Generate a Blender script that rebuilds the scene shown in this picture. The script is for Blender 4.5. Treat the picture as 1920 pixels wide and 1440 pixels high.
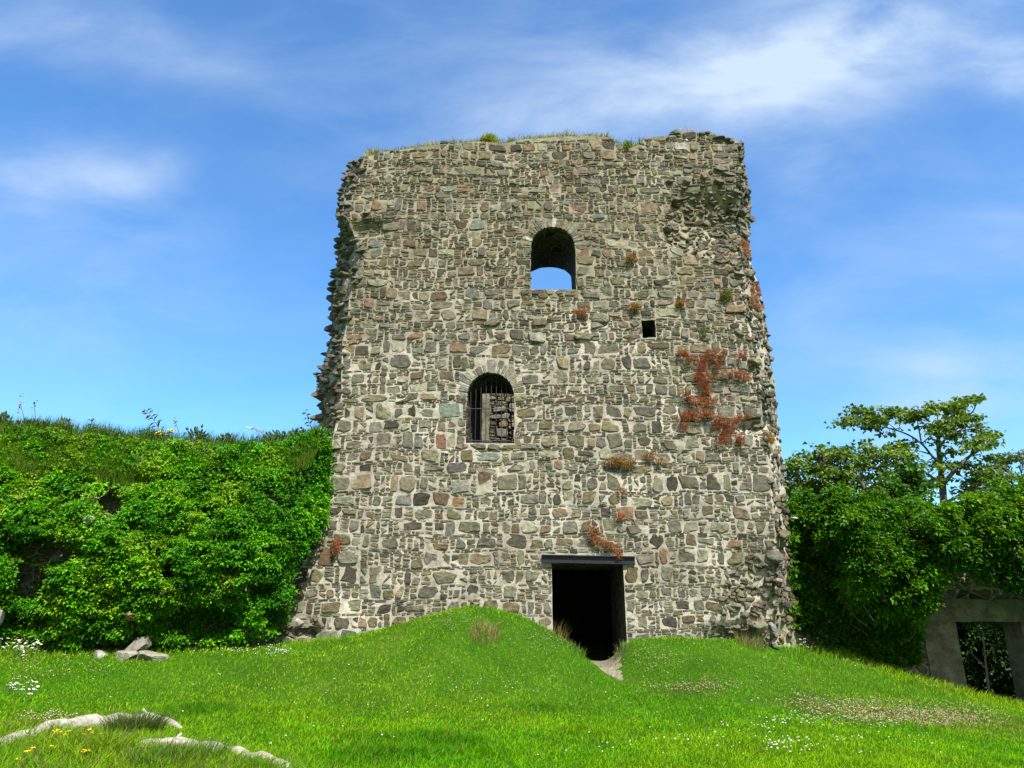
import bpy, math, random
import numpy as np
from mathutils import Matrix, Vector
from mathutils.geometry import delaunay_2d_cdt
R = np.random.default_rng(7)
random.seed(7)
sc = bpy.context.scene
for o in list(bpy.data.objects): bpy.data.objects.remove(o)

# ------------------------------------------------------------------ camera
FP = 1340.0                       # focal length in pixels of the 1920 wide photograph
TH = math.atan(410/FP)            # upward pitch
EYE = 1.6
cam_d = bpy.data.cameras.new('camera'); cam = bpy.data.objects.new('camera', cam_d)
sc.collection.objects.link(cam)
cam.location = (0, 0, EYE); cam.rotation_euler = (math.radians(90)+TH, 0, 0)
cam_d.sensor_width = 36; cam_d.lens = FP/1920*36
cam_d.clip_start = .1; cam_d.clip_end = 3000
sc.camera = cam
CT, ST = math.cos(TH), math.sin(TH)
def ray(px, py):
    dx, dy = (px-960)/FP, (720-py)/FP
    return np.array((dx, CT-dy*ST, ST+dy*CT))
def P(px, py, Y):
    d = ray(px, py); t = Y/d[1]
    return np.array((d[0]*t, Y, EYE+d[2]*t))

# ------------------------------------------------------------------ light, sky, exposure
SUN = np.array((.27, -.52, .80)); SUN /= np.linalg.norm(SUN)
sun_el = math.asin(SUN[2]); sun_az = math.atan2(SUN[0], SUN[1])
sd = bpy.data.lights.new('sun', 'SUN'); so = bpy.data.objects.new('sun', sd); sc.collection.objects.link(so)
sd.energy = 5.0; sd.angle = math.radians(.55); sd.color = (1, .95, .86)
so.location = (5, -8, 20)
so.rotation_euler = Vector(-SUN).to_track_quat('-Z', 'Y').to_euler()
sc.view_settings.view_transform = 'Standard'; sc.view_settings.look = 'None'
sc.view_settings.gamma = 1; sc.view_settings.use_curve_mapping = False
sc.view_settings.exposure = .75

w = bpy.data.worlds.new('World'); sc.world = w; w.use_nodes = True
nt = w.node_tree; nt.nodes.clear()
def N(nt, t, **kw):
    n = nt.nodes.new(t)
    for k, v in kw.items():
        if k.startswith('i_'): n.inputs[k[2:].replace('_', ' ')].default_value = v
        else: setattr(n, k, v)
    return n
def L(nt, a, b): nt.links.new(a, b)
def M(nt, op, a, b=None, clamp=False):
    n = N(nt, 'ShaderNodeMath', operation=op, use_clamp=clamp)
    for i, v in enumerate((a, b)):
        if v is None: continue
        if isinstance(v, (int, float)): n.inputs[i].default_value = v
        else: L(nt, v, n.inputs[i])
    return n.outputs[0]
SKYSTR = .0955
sky = N(nt, 'ShaderNodeTexSky', sky_type='NISHITA', sun_disc=False, sun_elevation=sun_el, sun_rotation=sun_az,
        altitude=0, air_density=1.0, dust_density=.15, ozone_density=1.6)
hs = N(nt, 'ShaderNodeHueSaturation', i_Saturation=1.22, i_Value=1.0); L(nt, sky.outputs[0], hs.inputs['Color'])
tn = N(nt, 'ShaderNodeMix', data_type='RGBA', blend_type='MULTIPLY'); tn.inputs[0].default_value = 1; L(nt, hs.outputs[0], tn.inputs[6]); tn.inputs[7].default_value = (.82, 1.36, 1.64, 1)
tc = N(nt, 'ShaderNodeTexCoord'); sp = N(nt, 'ShaderNodeSeparateXYZ'); L(nt, tc.outputs['Generated'], sp.inputs[0])
den = M(nt, 'ADD', M(nt, 'ABSOLUTE', sp.outputs[1]), .12)
cs = M(nt, 'DIVIDE', sp.outputs[0], den); ct = M(nt, 'DIVIDE', sp.outputs[2], den)
def st(px, py):
    d = ray(px, py); d = d/np.linalg.norm(d); q = abs(d[1])+.12
    return d[0]/q, d[2]/q
# clouds: broad veils in the sky given as soft patches (centre, half extents, tilt, amount)
CL = [((1650, 50), (380, 115), -10, .5), ((1250, 140), (420, 150), -14, .40), ((1480, 130), (300, 110), -20, .42), ((1905, 130), (100, 90), -35, .6), ((1000, 250), (300, 110), 10, .2), ((300, 110), (330, 70), 8, .2), ((80, 40), (220, 80), 0, .2),
      ((40, 340), (230, 70), 12, .42), ((210, 360), (90, 40), -10, .34), ((1600, 560), (300, 130), -25, .18), ((1800, 760), (260, 120), -20, .6), ((1470, 320), (160, 110), -45, .2), ((150, 560), (320, 160), 8, .18), ((800, 60), (300, 70), 5, .1), ((1900, 420), (160, 90), -20, .2)]
tot = None
wn = N(nt, 'ShaderNodeTexNoise', i_Scale=2.2, i_Detail=3.0, i_Roughness=.55)
cx = N(nt, 'ShaderNodeCombineXYZ'); L(nt, cs, cx.inputs[0]); L(nt, ct, cx.inputs[1]); L(nt, cx.outputs[0], wn.inputs['Vector'])
ws = N(nt, 'ShaderNodeSeparateColor'); L(nt, wn.outputs['Color'], ws.inputs[0])
csw = M(nt, 'ADD', cs, M(nt, 'MULTIPLY', M(nt, 'SUBTRACT', ws.outputs[0], .5), .30))
ctw = M(nt, 'ADD', ct, M(nt, 'MULTIPLY', M(nt, 'SUBTRACT', ws.outputs[1], .5), .22))
for (c, e, a, amt) in CL:
    s0, t0 = st(*c); s1, _ = st(c[0]+50, c[1]); k = abs(s1-s0)/50
    ca, sa = math.cos(math.radians(a)), math.sin(math.radians(a))
    dx, dy = M(nt, 'SUBTRACT', csw, s0), M(nt, 'SUBTRACT', ctw, t0)
    u = M(nt, 'MULTIPLY', M(nt, 'ADD', M(nt, 'MULTIPLY', dx, ca), M(nt, 'MULTIPLY', dy, -sa)), 1/(e[0]*k))
    v = M(nt, 'MULTIPLY', M(nt, 'ADD', M(nt, 'MULTIPLY', dx, sa), M(nt, 'MULTIPLY', dy, ca)), 1/(e[1]*k))
    r2 = M(nt, 'ADD', M(nt, 'MULTIPLY', u, u), M(nt, 'MULTIPLY', v, v))
    g = M(nt, 'MULTIPLY', M(nt, 'POWER', 2.718, M(nt, 'MULTIPLY', r2, -1.0)), amt*.9)
    tot = g if tot is None else M(nt, 'ADD', tot, g)
mp = N(nt, 'ShaderNodeMapping'); mp.inputs['Rotation'].default_value = (0, 0, math.radians(-24)); mp.inputs['Scale'].default_value = (1.2, 2.8, 1)
L(nt, cx.outputs[0], mp.inputs[0])
n1 = N(nt, 'ShaderNodeTexNoise', i_Scale=2.7, i_Detail=10.0, i_Roughness=.6, i_Distortion=.3); L(nt, mp.outputs[0], n1.inputs['Vector'])
mr = N(nt, 'ShaderNodeMapRange'); mr.inputs['From Min'].default_value = .28; mr.inputs['From Max'].default_value = .72
mr.inputs['To Min'].default_value = .1; mr.inputs['To Max'].default_value = 1.5; L(nt, n1.outputs['Fac'], mr.inputs['Value'])
veil = M(nt, 'MULTIPLY', M(nt, 'SUBTRACT', n1.outputs['Fac'], .40), .34)
fac = M(nt, 'ADD', M(nt, 'MULTIPLY', tot, mr.outputs[0]), M(nt, 'MAXIMUM', veil, 0.0))
fac = M(nt, 'ADD', M(nt, 'MULTIPLY', M(nt, 'MINIMUM', fac, .95), .88), .075)
mx = N(nt, 'ShaderNodeMix', data_type='RGBA'); L(nt, fac, mx.inputs['Factor']); L(nt, tn.outputs[2], mx.inputs[6])
mx.inputs[7].default_value = (4.5, 5.5, 6.7, 1)
bk = N(nt, 'ShaderNodeMapRange', interpolation_type='SMOOTHSTEP'); L(nt, sp.outputs[1], bk.inputs['Value'])
bk.inputs['From Min'].default_value = .12; bk.inputs['From Max'].default_value = -.45; bk.inputs['To Min'].default_value = 0; bk.inputs['To Max'].default_value = .9
bf = M(nt, 'MULTIPLY', bk.outputs[0], M(nt, 'ADD', .55, M(nt, 'MULTIPLY', n1.outputs['Fac'], .8)), True)
m2 = N(nt, 'ShaderNodeMix', data_type='RGBA'); L(nt, bf, m2.inputs['Factor']); L(nt, mx.outputs[2], m2.inputs[6]); m2.inputs[7].default_value = (3.6, 3.5, 3.3, 1)  # unseen grey cloud added behind the camera to neutralise the blue ambient light
bg = N(nt, 'ShaderNodeBackground'); bg.inputs[1].default_value = SKYSTR; L(nt, m2.outputs[2], bg.inputs[0])
wo = N(nt, 'ShaderNodeOutputWorld'); L(nt, bg.outputs[0], wo.inputs[0])

# ------------------------------------------------------------------ helpers
def nz(x, y, s=0.0, f=1.0):
    """cheap smooth noise in -1..1"""
    x = np.asarray(x)*f; y = np.asarray(y)*f
    return (np.sin(1.7*x+2.3*y+s*1.3)+np.sin(-2.9*x+1.9*y+s*2.1+1)+np.sin(3.7*x+4.1*y+s*.7+2)*.7+np.sin(5.9*x-5.3*y+s*3.3)*.5+np.sin(8.3*x+9.7*y+s*1.9)*.3)/3.5
class Acc:
    def __init__(s): s.v = []; s.c = []; s.loops = []; s.tot = []; s.mi = []; s.n = 0
    def add(s, v, faces, col, mi=0):
        v = np.asarray(v, float).reshape(-1, 3); s.v.append(v); m = len(v)
        c = np.asarray(col, float)
        s.c.append(np.broadcast_to(c, (m, 3)) if c.ndim == 1 else c)
        if isinstance(faces, np.ndarray):
            s.loops.append((faces+s.n).ravel()); s.tot.append(np.full(len(faces), faces.shape[1])); s.mi.append(np.full(len(faces), mi))
        else:
            s.loops.append(np.array([i for f in faces for i in f], int)+s.n); s.tot.append(np.array([len(f) for f in faces], int)); s.mi.append(np.full(len(faces), mi))
        s.n += m
    def build(s, name, mats, parent=None, origin=(0, 0, 0), smooth=False):
        v = np.concatenate(s.v) - np.array(origin); lo = np.concatenate(s.loops); to = np.concatenate(s.tot)
        me = bpy.data.meshes.new(name)
        me.vertices.add(len(v)); me.vertices.foreach_set('co', v.astype(np.float32).ravel())
        me.loops.add(len(lo)); me.loops.foreach_set('vertex_index', lo.astype(np.int32))
        me.polygons.add(len(to)); me.polygons.foreach_set('loop_start', np.concatenate(([0], np.cumsum(to)[:-1])).astype(np.int32))
        if not isinstance(mats, (list, tuple)): mats = [mats]
        for m in mats: me.materials.append(m)
        me.polygons.foreach_set('material_index', np.concatenate(s.mi).astype(np.int32))
        me.polygons.foreach_set('use_smooth', np.full(len(to), smooth))
        at = me.attributes.new('Col', 'FLOAT_COLOR', 'POINT')
        c = np.concatenate(s.c); c4 = np.ones((len(c), 4), np.float32); c4[:, :3] = c
        at.data.foreach_set('color', c4.ravel())
        me.update(calc_edges=True); me.validate()
        o = bpy.data.objects.new(name, me); sc.collection.objects.link(o)
        if parent is not None:
            o.parent = parent; o.location = np.array(origin)-np.array(parent.location)
        else: o.location = origin
        return o
def thing(name, label, cat, loc, group=None):
    o = bpy.data.objects.new(name, None); sc.collection.objects.link(o); o.location = tuple(loc); o.empty_display_size = .2
    o['label'] = label; o['category'] = cat
    if group: o['group'] = group
    return o
def tag(o, label=None, cat=None, group=None, kind=None):
    if label: o['label'] = label
    if cat: o['category'] = cat
    if group: o['group'] = group
    if kind: o['kind'] = kind
    return o
def part(acc, name, mat, par, smooth=False):
    return acc.build(name, mat, par, origin=tuple(par.location), smooth=smooth)
def norm(a): return a/np.maximum(np.linalg.norm(a, axis=-1, keepdims=True), 1e-9)
def leaves(acc, pos, d, n, ln, wd, col, fold=.25, mi=0):
    """folded leaf, four points each"""
    d = norm(d); s = norm(np.cross(d, n)); n = np.cross(s, d)
    ln = np.broadcast_to(np.asarray(ln, float), (len(pos),))[:, None]; wd = np.broadcast_to(np.asarray(wd, float), (len(pos),))[:, None]
    mid = pos+d*ln*.42
    v = np.stack((pos, mid+s*wd*.5+n*wd*fold, pos+d*ln-n*ln*.08, mid-s*wd*.5+n*wd*fold), 1)
    i = np.arange(len(pos))[:, None]*4
    f = np.concatenate((i+np.array([[0, 1, 2]]), i+np.array([[0, 2, 3]])), 0)
    c = np.repeat(np.broadcast_to(col, (len(pos), 3)), 4, 0)
    acc.add(v.reshape(-1, 3), f, c, mi)
def blades(acc, pos, h, wd, lean, col, mi=0):
    k = len(pos); a = R.uniform(0, 2*np.pi, k); s = np.stack((np.cos(a), np.sin(a), np.zeros(k)), 1)
    wd = np.broadcast_to(wd, (k,))[:, None]; h = np.broadcast_to(h, (k,))[:, None]
    up = np.array((0, 0, 1.))
    m = pos+up*h*.55+lean*h*.28; t = pos+up*h*.95+lean*h*.85
    v = np.stack((pos-s*wd*.5, pos+s*wd*.5, m+s*wd*.4, m-s*wd*.4, t), 1).reshape(-1, 3)
    i = np.arange(k)[:, None]*5
    c = np.repeat(np.broadcast_to(col, (k, 3)), 5, 0)
    base = acc.n; acc.add(v, i+np.array([[0, 1, 2, 3]]), c, mi)
    acc.loops.append((i+np.array([[3, 2, 4]])+base).ravel()); acc.tot.append(np.full(k, 3)); acc.mi.append(np.full(k, mi))
def tube(acc, pts, rad, col, seg=7, mi=0, cap=True, wob=0.0):
    pts = np.asarray(pts, float); m = len(pts); rad = np.broadcast_to(np.asarray(rad, float), (m,))
    tg = norm(np.gradient(pts, axis=0)); ref = np.array((0, 0, 1.)) if abs(tg[0][2]) < .8 else np.array((1., 0, 0))
    V = []
    for i in range(m):
        a = norm(np.cross(tg[i], ref)); b = np.cross(a, tg[i])
        for k in range(seg):
            an = 2*math.pi*k/seg; r = rad[i]*(1+wob*math.sin(3*an+i*1.7)+wob*.7*math.sin(2*an-i*2.9))
            V.append(pts[i]+r*(math.cos(an)*a+math.sin(an)*b))
    F = [(i*seg+k, i*seg+(k+1) % seg, (i+1)*seg+(k+1) % seg, (i+1)*seg+k) for i in range(m-1) for k in range(seg)]
    if cap: F += [tuple(range(seg-1, -1, -1)), tuple((m-1)*seg+k for k in range(seg))]
    acc.add(V, F, col, mi)
def spline(pts, n):
    pts = np.asarray(pts, float); m = len(pts)
    if m < 3: return np.stack([pts[0]+(pts[-1]-pts[0])*t for t in np.linspace(0, 1, n)])
    ext = np.vstack((2*pts[0]-pts[1], pts, 2*pts[-1]-pts[-2])); out = []
    for t in np.linspace(0, m-1-1e-6, n):
        i = int(t); f = t-i; p0, p1, p2, p3 = ext[i:i+4]
        out.append(.5*((2*p1)+(-p0+p2)*f+(2*p0-5*p1+4*p2-p3)*f*f+(-p0+3*p1-3*p2+p3)*f**3))
    return np.array(out)
import bmesh
_bm = bmesh.new(); bmesh.ops.create_icosphere(_bm, subdivisions=2, radius=1)
ICOV = np.array([v.co[:] for v in _bm.verts]); ICOF = np.array([[v.index for v in f.verts] for f in _bm.faces]); _bm.free()
_bm = bmesh.new(); bmesh.ops.create_icosphere(_bm, subdivisions=1, radius=1)
ICV1 = np.array([v.co[:] for v in _bm.verts]); ICF1 = np.array([[v.index for v in f.verts] for f in _bm.faces]); _bm.free()
_bm = bmesh.new(); bmesh.ops.create_icosphere(_bm, subdivisions=4, radius=1)
ICV4 = np.array([v.co[:] for v in _bm.verts]); ICF4 = np.array([[v.index for v in f.verts] for f in _bm.faces]); _bm.free()
def rock(acc, c, size, col, rot=0., tilt=0., planes=9, mi=0, fine=False, face=None):
    """angular stone: a ball cut by random planes"""
    v = (ICV4 if fine else ICOV).copy()
    for _ in range(planes):
        n = norm(R.normal(size=3)); d = R.uniform(.45, .8)
        s = v@n; k = s > d; v[k] -= np.outer(s[k]-d, n)
    if face is not None:
        n = norm(np.array(face)); s = v@n; k = s > .42; v[k] -= np.outer(s[k]-.42, n)
    if fine: v += norm(v)*(nz(v[:, 0]+v[:, 2], v[:, 1]-v[:, 2], R.uniform(0, 9), 4)*.03)[:, None]
    v *= np.array(size)*1.2
    cz, sz = math.cos(rot), math.sin(rot); cy, sy = math.cos(tilt), math.sin(tilt)
    x, y, z = v.T; x, z = x*cy+z*sy, -x*sy+z*cy; x, y = x*cz-y*sz, x*sz+y*cz
    acc.add(np.stack((x, y, z), 1)+np.array(c), ICF4 if fine else ICOF, col, mi)

# ------------------------------------------------------------------ materials
def mat(name):
    m = bpy.data.materials.new(name); m.use_nodes = True; t = m.node_tree
    b = t.nodes['Principled BSDF']; return m, t, b
def ramp(t, fac, stops):
    r = N(t, 'ShaderNodeValToRGB'); L(t, fac, r.inputs[0]); e = r.color_ramp.elements
    e[0].position, e[0].color = stops[0][0], (*stops[0][1], 1); e[1].position, e[1].color = stops[-1][0], (*stops[-1][1], 1)
    for p, c in stops[1:-1]: x = e.new(p); x.color = (*c, 1)
    return r.outputs[0]
def noise(t, co, scale, detail=4., rough=.55, stretch=None, dist=0.):
    n = N(t, 'ShaderNodeTexNoise', i_Scale=scale, i_Detail=detail, i_Roughness=rough, i_Distortion=dist)
    if stretch:
        mpp = N(t, 'ShaderNodeMapping'); mpp.inputs['Scale'].default_value = stretch; L(t, co, mpp.inputs[0]); co = mpp.outputs[0]
    L(t, co, n.inputs['Vector']); return n.outputs['Fac']
def mulcol(t, a, b, f=1.0, mode='MULTIPLY'):
    x = N(t, 'ShaderNodeMix', data_type='RGBA', blend_type=mode)
    if isinstance(f, float): x.inputs[0].default_value = f
    else: L(t, f, x.inputs[0])
    for i, v in ((6, a), (7, b)):
        if isinstance(v, tuple): x.inputs[i].default_value = (*v, 1)
        else: L(t, v, x.inputs[i])
    return x.outputs[2]
def bump(t, b, h, strength, dist, prev=None):
    n = N(t, 'ShaderNodeBump', i_Strength=strength, i_Distance=dist); L(t, h, n.inputs['Height'])
    if prev: L(t, prev, n.inputs['Normal'])
    L(t, n.outputs[0], b.inputs['Normal']); return n.outputs[0]
def attr(t): return N(t, 'ShaderNodeAttribute', attribute_name='Col').outputs['Color']
def ocoord(t): return N(t, 'ShaderNodeTexCoord').outputs['Object']

def stone_mat(name, gain=1.0):
    m, t, b = mat(name); co = ocoord(t); c = attr(t)
    n1 = noise(t, co, 9, 8, .62); c = mulcol(t, c, ramp(t, n1, [(.28, (.48*gain, .46*gain, .44*gain)), (.5, (.95*gain,)*3), (.74, (1.5*gain, 1.48*gain, 1.4*gain))]))
    n2 = noise(t, co, 30, 5, .7, (1, 1, 2.6)); c = mulcol(t, c, ramp(t, n2, [(.3, (.62, .6, .58)), (.62, (1.18, 1.18, 1.18))]), .8)
    n3 = noise(t, co, 3.1, 6, .65); lich = ramp(t, n3, [(.60, (0, 0, 0)), (.72, (1, 1, 1))])
    c = mulcol(t, c, (.30, .29, .23), M(t, 'MULTIPLY', lich, .38), 'MIX')
    L(t, c, b.inputs['Base Color']); b.inputs['Roughness'].default_value = .88; b.inputs['Specular IOR Level'].default_value = .25
    p = bump(t, b, n1, .7, .03); bump(t, b, n2, .6, .015, p)
    return m
def mortar_mat(name, lo, hi, dark):
    m, t, b = mat(name); co = ocoord(t); c = attr(t)
    n1 = noise(t, co, 6, 8, .65); n2 = noise(t, co, 40, 6, .7); n3 = noise(t, co, .8, 5, .6)
    c = mulcol(t, c, ramp(t, n1, [(.3, (.5, .48, .44)), (.52, (.95, .95, .95)), (.75, (1.2, 1.2, 1.2))]))
    c = mulcol(t, c, ramp(t, n2, [(.3, (.6, .58, .55)), (.6, (1.1, 1.1, 1.1))]), .8)
    c = mulcol(t, c, ramp(t, n3, [(.36, (.62, .6, .54)), (.62, (1.05, 1.05, 1.05))]), .7)
    L(t, c, b.inputs['Base Color']); b.inputs['Roughness'].default_value = .95; b.inputs['Specular IOR Level'].default_value = .15
    p = bump(t, b, n1, .5, .04); bump(t, b, n2, .7, .012, p)
    return m
STONE = stone_mat('rubble_stone'); MORTAR = mortar_mat('lime_mortar', 0, 0, 0)
def rubble_mat(name, gain):
    m, t, b = mat(name); co = ocoord(t)
    mpp = N(t, 'ShaderNodeMapping'); mpp.inputs['Scale'].default_value = (3.2, 3.2, 6.0); L(t, co, mpp.inputs[0])
    nd = N(t, 'ShaderNodeTexNoise', i_Scale=1.5, i_Detail=3.0); L(t, mpp.outputs[0], nd.inputs['Vector'])
    va = N(t, 'ShaderNodeVectorMath', operation='MULTIPLY_ADD'); L(t, nd.outputs['Color'], va.inputs[0]); va.inputs[1].default_value = (.5, .5, .5); L(t, mpp.outputs[0], va.inputs[2])
    vo = N(t, 'ShaderNodeTexVoronoi', feature='F1', i_Scale=1.0); L(t, va.outputs[0], vo.inputs['Vector'])
    ve = N(t, 'ShaderNodeTexVoronoi', feature='DISTANCE_TO_EDGE', i_Scale=1.0); L(t, va.outputs[0], ve.inputs['Vector'])
    sep = N(t, 'ShaderNodeSeparateColor'); L(t, vo.outputs['Color'], sep.inputs[0])
    c = ramp(t, sep.outputs[0], [(0, (.07*gain, .066*gain, .055*gain)), (.35, (.14*gain, .135*gain, .1*gain)), (.6, (.16*gain, .13*gain, .09*gain)), (.8, (.2*gain, .2*gain, .17*gain)), (1, (.12*gain, .085*gain, .06*gain))])
    n1 = noise(t, co, 12, 7, .65); c = mulcol(t, c, ramp(t, n1, [(.3, (.5, .5, .5)), (.7, (1.3, 1.3, 1.3))]))
    ed = ramp(t, ve.outputs['Distance'], [(.03, (1, 1, 1)), (.10, (0, 0, 0))])
    c = mulcol(t, c, (.36*gain, .33*gain, .27*gain), ed, 'MIX')
    L(t, c, b.inputs['Base Color']); b.inputs['Roughness'].default_value = .92; b.inputs['Specular IOR Level'].default_value = .2
    h = ramp(t, ve.outputs['Distance'], [(0, (0, 0, 0)), (.16, (1, 1, 1))])
    p = bump(t, b, h, .9, .05); bump(t, b, n1, .5, .02, p)
    return m
RUBBLE = rubble_mat('rubble_masonry', 1.0); RUBBLE_SHADED = rubble_mat('shaded_rubble', .45)  # darker rubble copy: shade of the opening reveals put into the colour
def leaf_mat(name, rough=.42, trans=.28, tint=(1.25, 1.2, .35), spec=.45, var=.35):
    m, t, b = mat(name); co = ocoord(t); c = attr(t)
    n = noise(t, co, 1.4, 3); c = mulcol(t, c, ramp(t, n, [(.3, (1-var, 1-var, 1-var)), (.7, (1+var, 1+var*.9, 1+var*.4))]))
    L(t, c, b.inputs['Base Color']); b.inputs['Roughness'].default_value = rough; b.inputs['Specular IOR Level'].default_value = spec
    tr = N(t, 'ShaderNodeBsdfTranslucent'); L(t, mulcol(t, c, tint), tr.inputs[0])
    ms = N(t, 'ShaderNodeMixShader'); ms.inputs[0].default_value = trans
    L(t, b.outputs[0], ms.inputs[1]); L(t, tr.outputs[0], ms.inputs[2]); L(t, ms.outputs[0], t.nodes['Material Output'].inputs[0])
    return m
IVY = leaf_mat('ivy_leaf', .5, .33, spec=.3); LEAF = leaf_mat('tree_leaf', .5, .32, spec=.35); GRASSM = leaf_mat('grass_blade', .6, .4, (1.15, 1.15, .4), .12, .2)
DRY = leaf_mat('dry_plant', .7, .3, (1.1, 1.05, .9), .2, .2)
def attr_mat(name, rough=.7, bs=0.0, sc_=20., spec=.3):
    m, t, b = mat(name); co = ocoord(t); c = attr(t)
    n = noise(t, co, sc_, 6, .65); c = mulcol(t, c, ramp(t, n, [(.3, (.6, .6, .6)), (.7, (1.25, 1.25, 1.25))]), .8)
    L(t, c, b.inputs['Base Color']); b.inputs['Roughness'].default_value = rough; b.inputs['Specular IOR Level'].default_value = spec
    if bs: bump(t, b, n, bs, .02)
    return m
PETAL = attr_mat('petal', .6); BARK = attr_mat('bark', .9, .6, 26); TWIG = attr_mat('twig', .9)
def bleached():
    m, t, b = mat('bleached_wood'); co = ocoord(t)
    n1 = noise(t, co, 5, 7, .65); n2 = noise(t, co, 22, 7, .7, (.25, 1, 1)); n3 = noise(t, co, 2.2, 4, .6)
    c = ramp(t, n1, [(.3, (.22, .20, .16)), (.48, (.36, .34, .28)), (.68, (.56, .54, .48))])
    c = mulcol(t, c, ramp(t, n2, [(.32, (.45, .42, .38)), (.58, (1.1, 1.1, 1.1))]), .85)
    c = mulcol(t, c, (.34, .19, .11), M(t, 'MULTIPLY', ramp(t, n3, [(.58, (0, 0, 0)), (.68, (1, 1, 1))]), .7), 'MIX')
    L(t, c, b.inputs['Base Color']); b.inputs['Roughness'].default_value = .9
    p = bump(t, b, n1, .25, .02); bump(t, b, n2, .4, .01, p); return m
WOOD = bleached()
def paint(name, col, rough):
    m, t, b = mat(name); co = ocoord(t); n = noise(t, co, 7, 6, .6)
    c = mulcol(t, col, ramp(t, n, [(.3, (.7, .7, .7)), (.7, (1.3, 1.2, 1.1))])); L(t, c, b.inputs['Base Color'])
    b.inputs['Roughness'].default_value = rough; bump(t, b, n, .2, .004); return m
STEEL = paint('navy_painted_steel', (.012, .014, .028), .5); IRON = paint('black_iron', (.02, .02, .022), .6)
def ground_mat():
    m, t, b = mat('lawn_soil'); co = ocoord(t)
    n = noise(t, co, 1.1, 5); n2 = noise(t, co, 18, 6, .7)
    c = ramp(t, n, [(.3, (.03, .085, .004)), (.55, (.042, .115, .005)), (.75, (.065, .125, .01))])
    c = mulcol(t, c, ramp(t, n2, [(.3, (.5, .5, .5)), (.7, (1.3, 1.3, 1.3))]))
    L(t, c, b.inputs['Base Color']); b.inputs['Roughness'].default_value = .95; b.inputs['Specular IOR Level'].default_value = .1
    bump(t, b, n2, .6, .05); return m
def dirt_mat():
    m, t, b = mat('trodden_earth'); co = ocoord(t); n = noise(t, co, 14, 8, .7); n2 = noise(t, co, 60, 4, .7)
    c = ramp(t, n, [(.3, (.11, .095, .06)), (.55, (.24, .21, .15)), (.75, (.36, .33, .26))]); c = mulcol(t, c, ramp(t, n2, [(.3, (.55, .55, .55)), (.65, (1.2, 1.2, 1.2))]))
    L(t, c, b.inputs['Base Color']); b.inputs['Roughness'].default_value = .95; bump(t, b, n, .7, .03); return m
def concrete_mat():
    m, t, b = mat('weathered_render'); co = ocoord(t); n = noise(t, co, 3, 8, .65); n2 = noise(t, co, 30, 6, .7); n3 = noise(t, co, 3.2, 5, .6, (1, 1, 1.3))
    c = ramp(t, n, [(.3, (.10, .086, .062)), (.5, (.20, .175, .13)), (.72, (.31, .28, .22))])
    c = mulcol(t, c, ramp(t, n2, [(.3, (.6, .6, .6)), (.65, (1.1, 1.1, 1.1))])); c = mulcol(t, c, (.10, .065, .055), M(t, 'MULTIPLY', ramp(t, n3, [(.52, (0, 0, 0)), (.60, (1, 1, 1))]), .7), 'MIX')
    L(t, c, b.inputs['Base Color']); b.inputs['Roughness'].default_value = .93; p = bump(t, b, n, .5, .03); bump(t, b, n2, .5, .01, p); return m
CONC = concrete_mat()

# ------------------------------------------------------------------ ground
YT = 15.0
GP = [(520, 1226, 14.9), (600, 1208, 14.9), (690, 1190, 14.9), (790, 1165, 14.95), (880, 1150, 14.95), (960, 1165, 14.95), (1020, 1188, 14.9),
      (880, 1140, 14.0), (820, 1150, 14.1), (760, 1171, 14.2), (950, 1150, 14.1), (1000, 1168, 14.2), (1035, 1186, 14.2), (1065, 1205, 14.2), (1095, 1230, 14.1),
      (1110, 1246, 14.3), (1130, 1244, 15.0), (1130, 1242, 16.5), (1140, 1256, 14.4), (1175, 1277, 13.7), (1230, 1285, 13.0),
      (1165, 1216, 14.5), (1200, 1199, 14.7), (1300, 1199, 14.8), (1400, 1208, 14.8), (1450, 1225, 14.7), (1490, 1240, 14.7), (1180, 1240, 14.0), (1260, 1245, 13.6),
      (0, 1215, 12.9), (140, 1232, 13.0), (250, 1232, 13.2), (400, 1220, 13.8), (540, 1212, 14.6), (0, 1330, 9.8), (-200, 1240, 12.4),
      (1560, 1225, 15.7), (1700, 1268, 16.0), (1800, 1300, 16.2), (1915, 1325, 16.2), (2100, 1370, 16.2), (1700, 1330, 12.8), (1900, 1372, 11.6), (1600, 1310, 12.6),
      (300, 1440, 7.5), (960, 1440, 7.5), (1600, 1440, 7.6), (0, 1440, 7.5), (1900, 1440, 8.2), (960, 1300, 11.6), (600, 1300, 11.6), (300, 1300, 11.3), (960, 1365, 9.4), (500, 1365, 9.3), (1400, 1360, 9.8), (1300, 1310, 11.8)]
gp = np.array([P(*g) for g in GP])
gp = np.vstack((gp, [(0, 0, 0), (-6, 2, -.1), (6, 2, 0), (0, 4.5, 0.03), (-9, 5, 0), (9, 5, -.2), (0, 19, .75), (-2, 21, .75), (2, 21, .75), (-8, 20, .6), (9, 20, -.5), (14, 18, -.9), (-14, 14, .4), (-14, 6, .1), (14, 8, -.9), (0, 26, .2), (12, 26, -.8), (-12, 26, .3)]))
GC = gp[:, :2]/10
def tps(r2): return np.where(r2 > 1e-12, .5*r2*np.log(np.maximum(r2, 1e-12)), 0)
_n = len(GC); A = np.zeros((_n+3, _n+3)); A[:_n, :_n] = tps(((GC[:, None]-GC[None])**2).sum(-1))+np.eye(_n)*2e-4
A[:_n, _n:] = np.hstack((np.ones((_n, 1)), GC)); A[_n:, :_n] = A[:_n, _n:].T
GW = np.linalg.solve(A, np.concatenate((gp[:, 2], np.zeros(3))))
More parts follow.
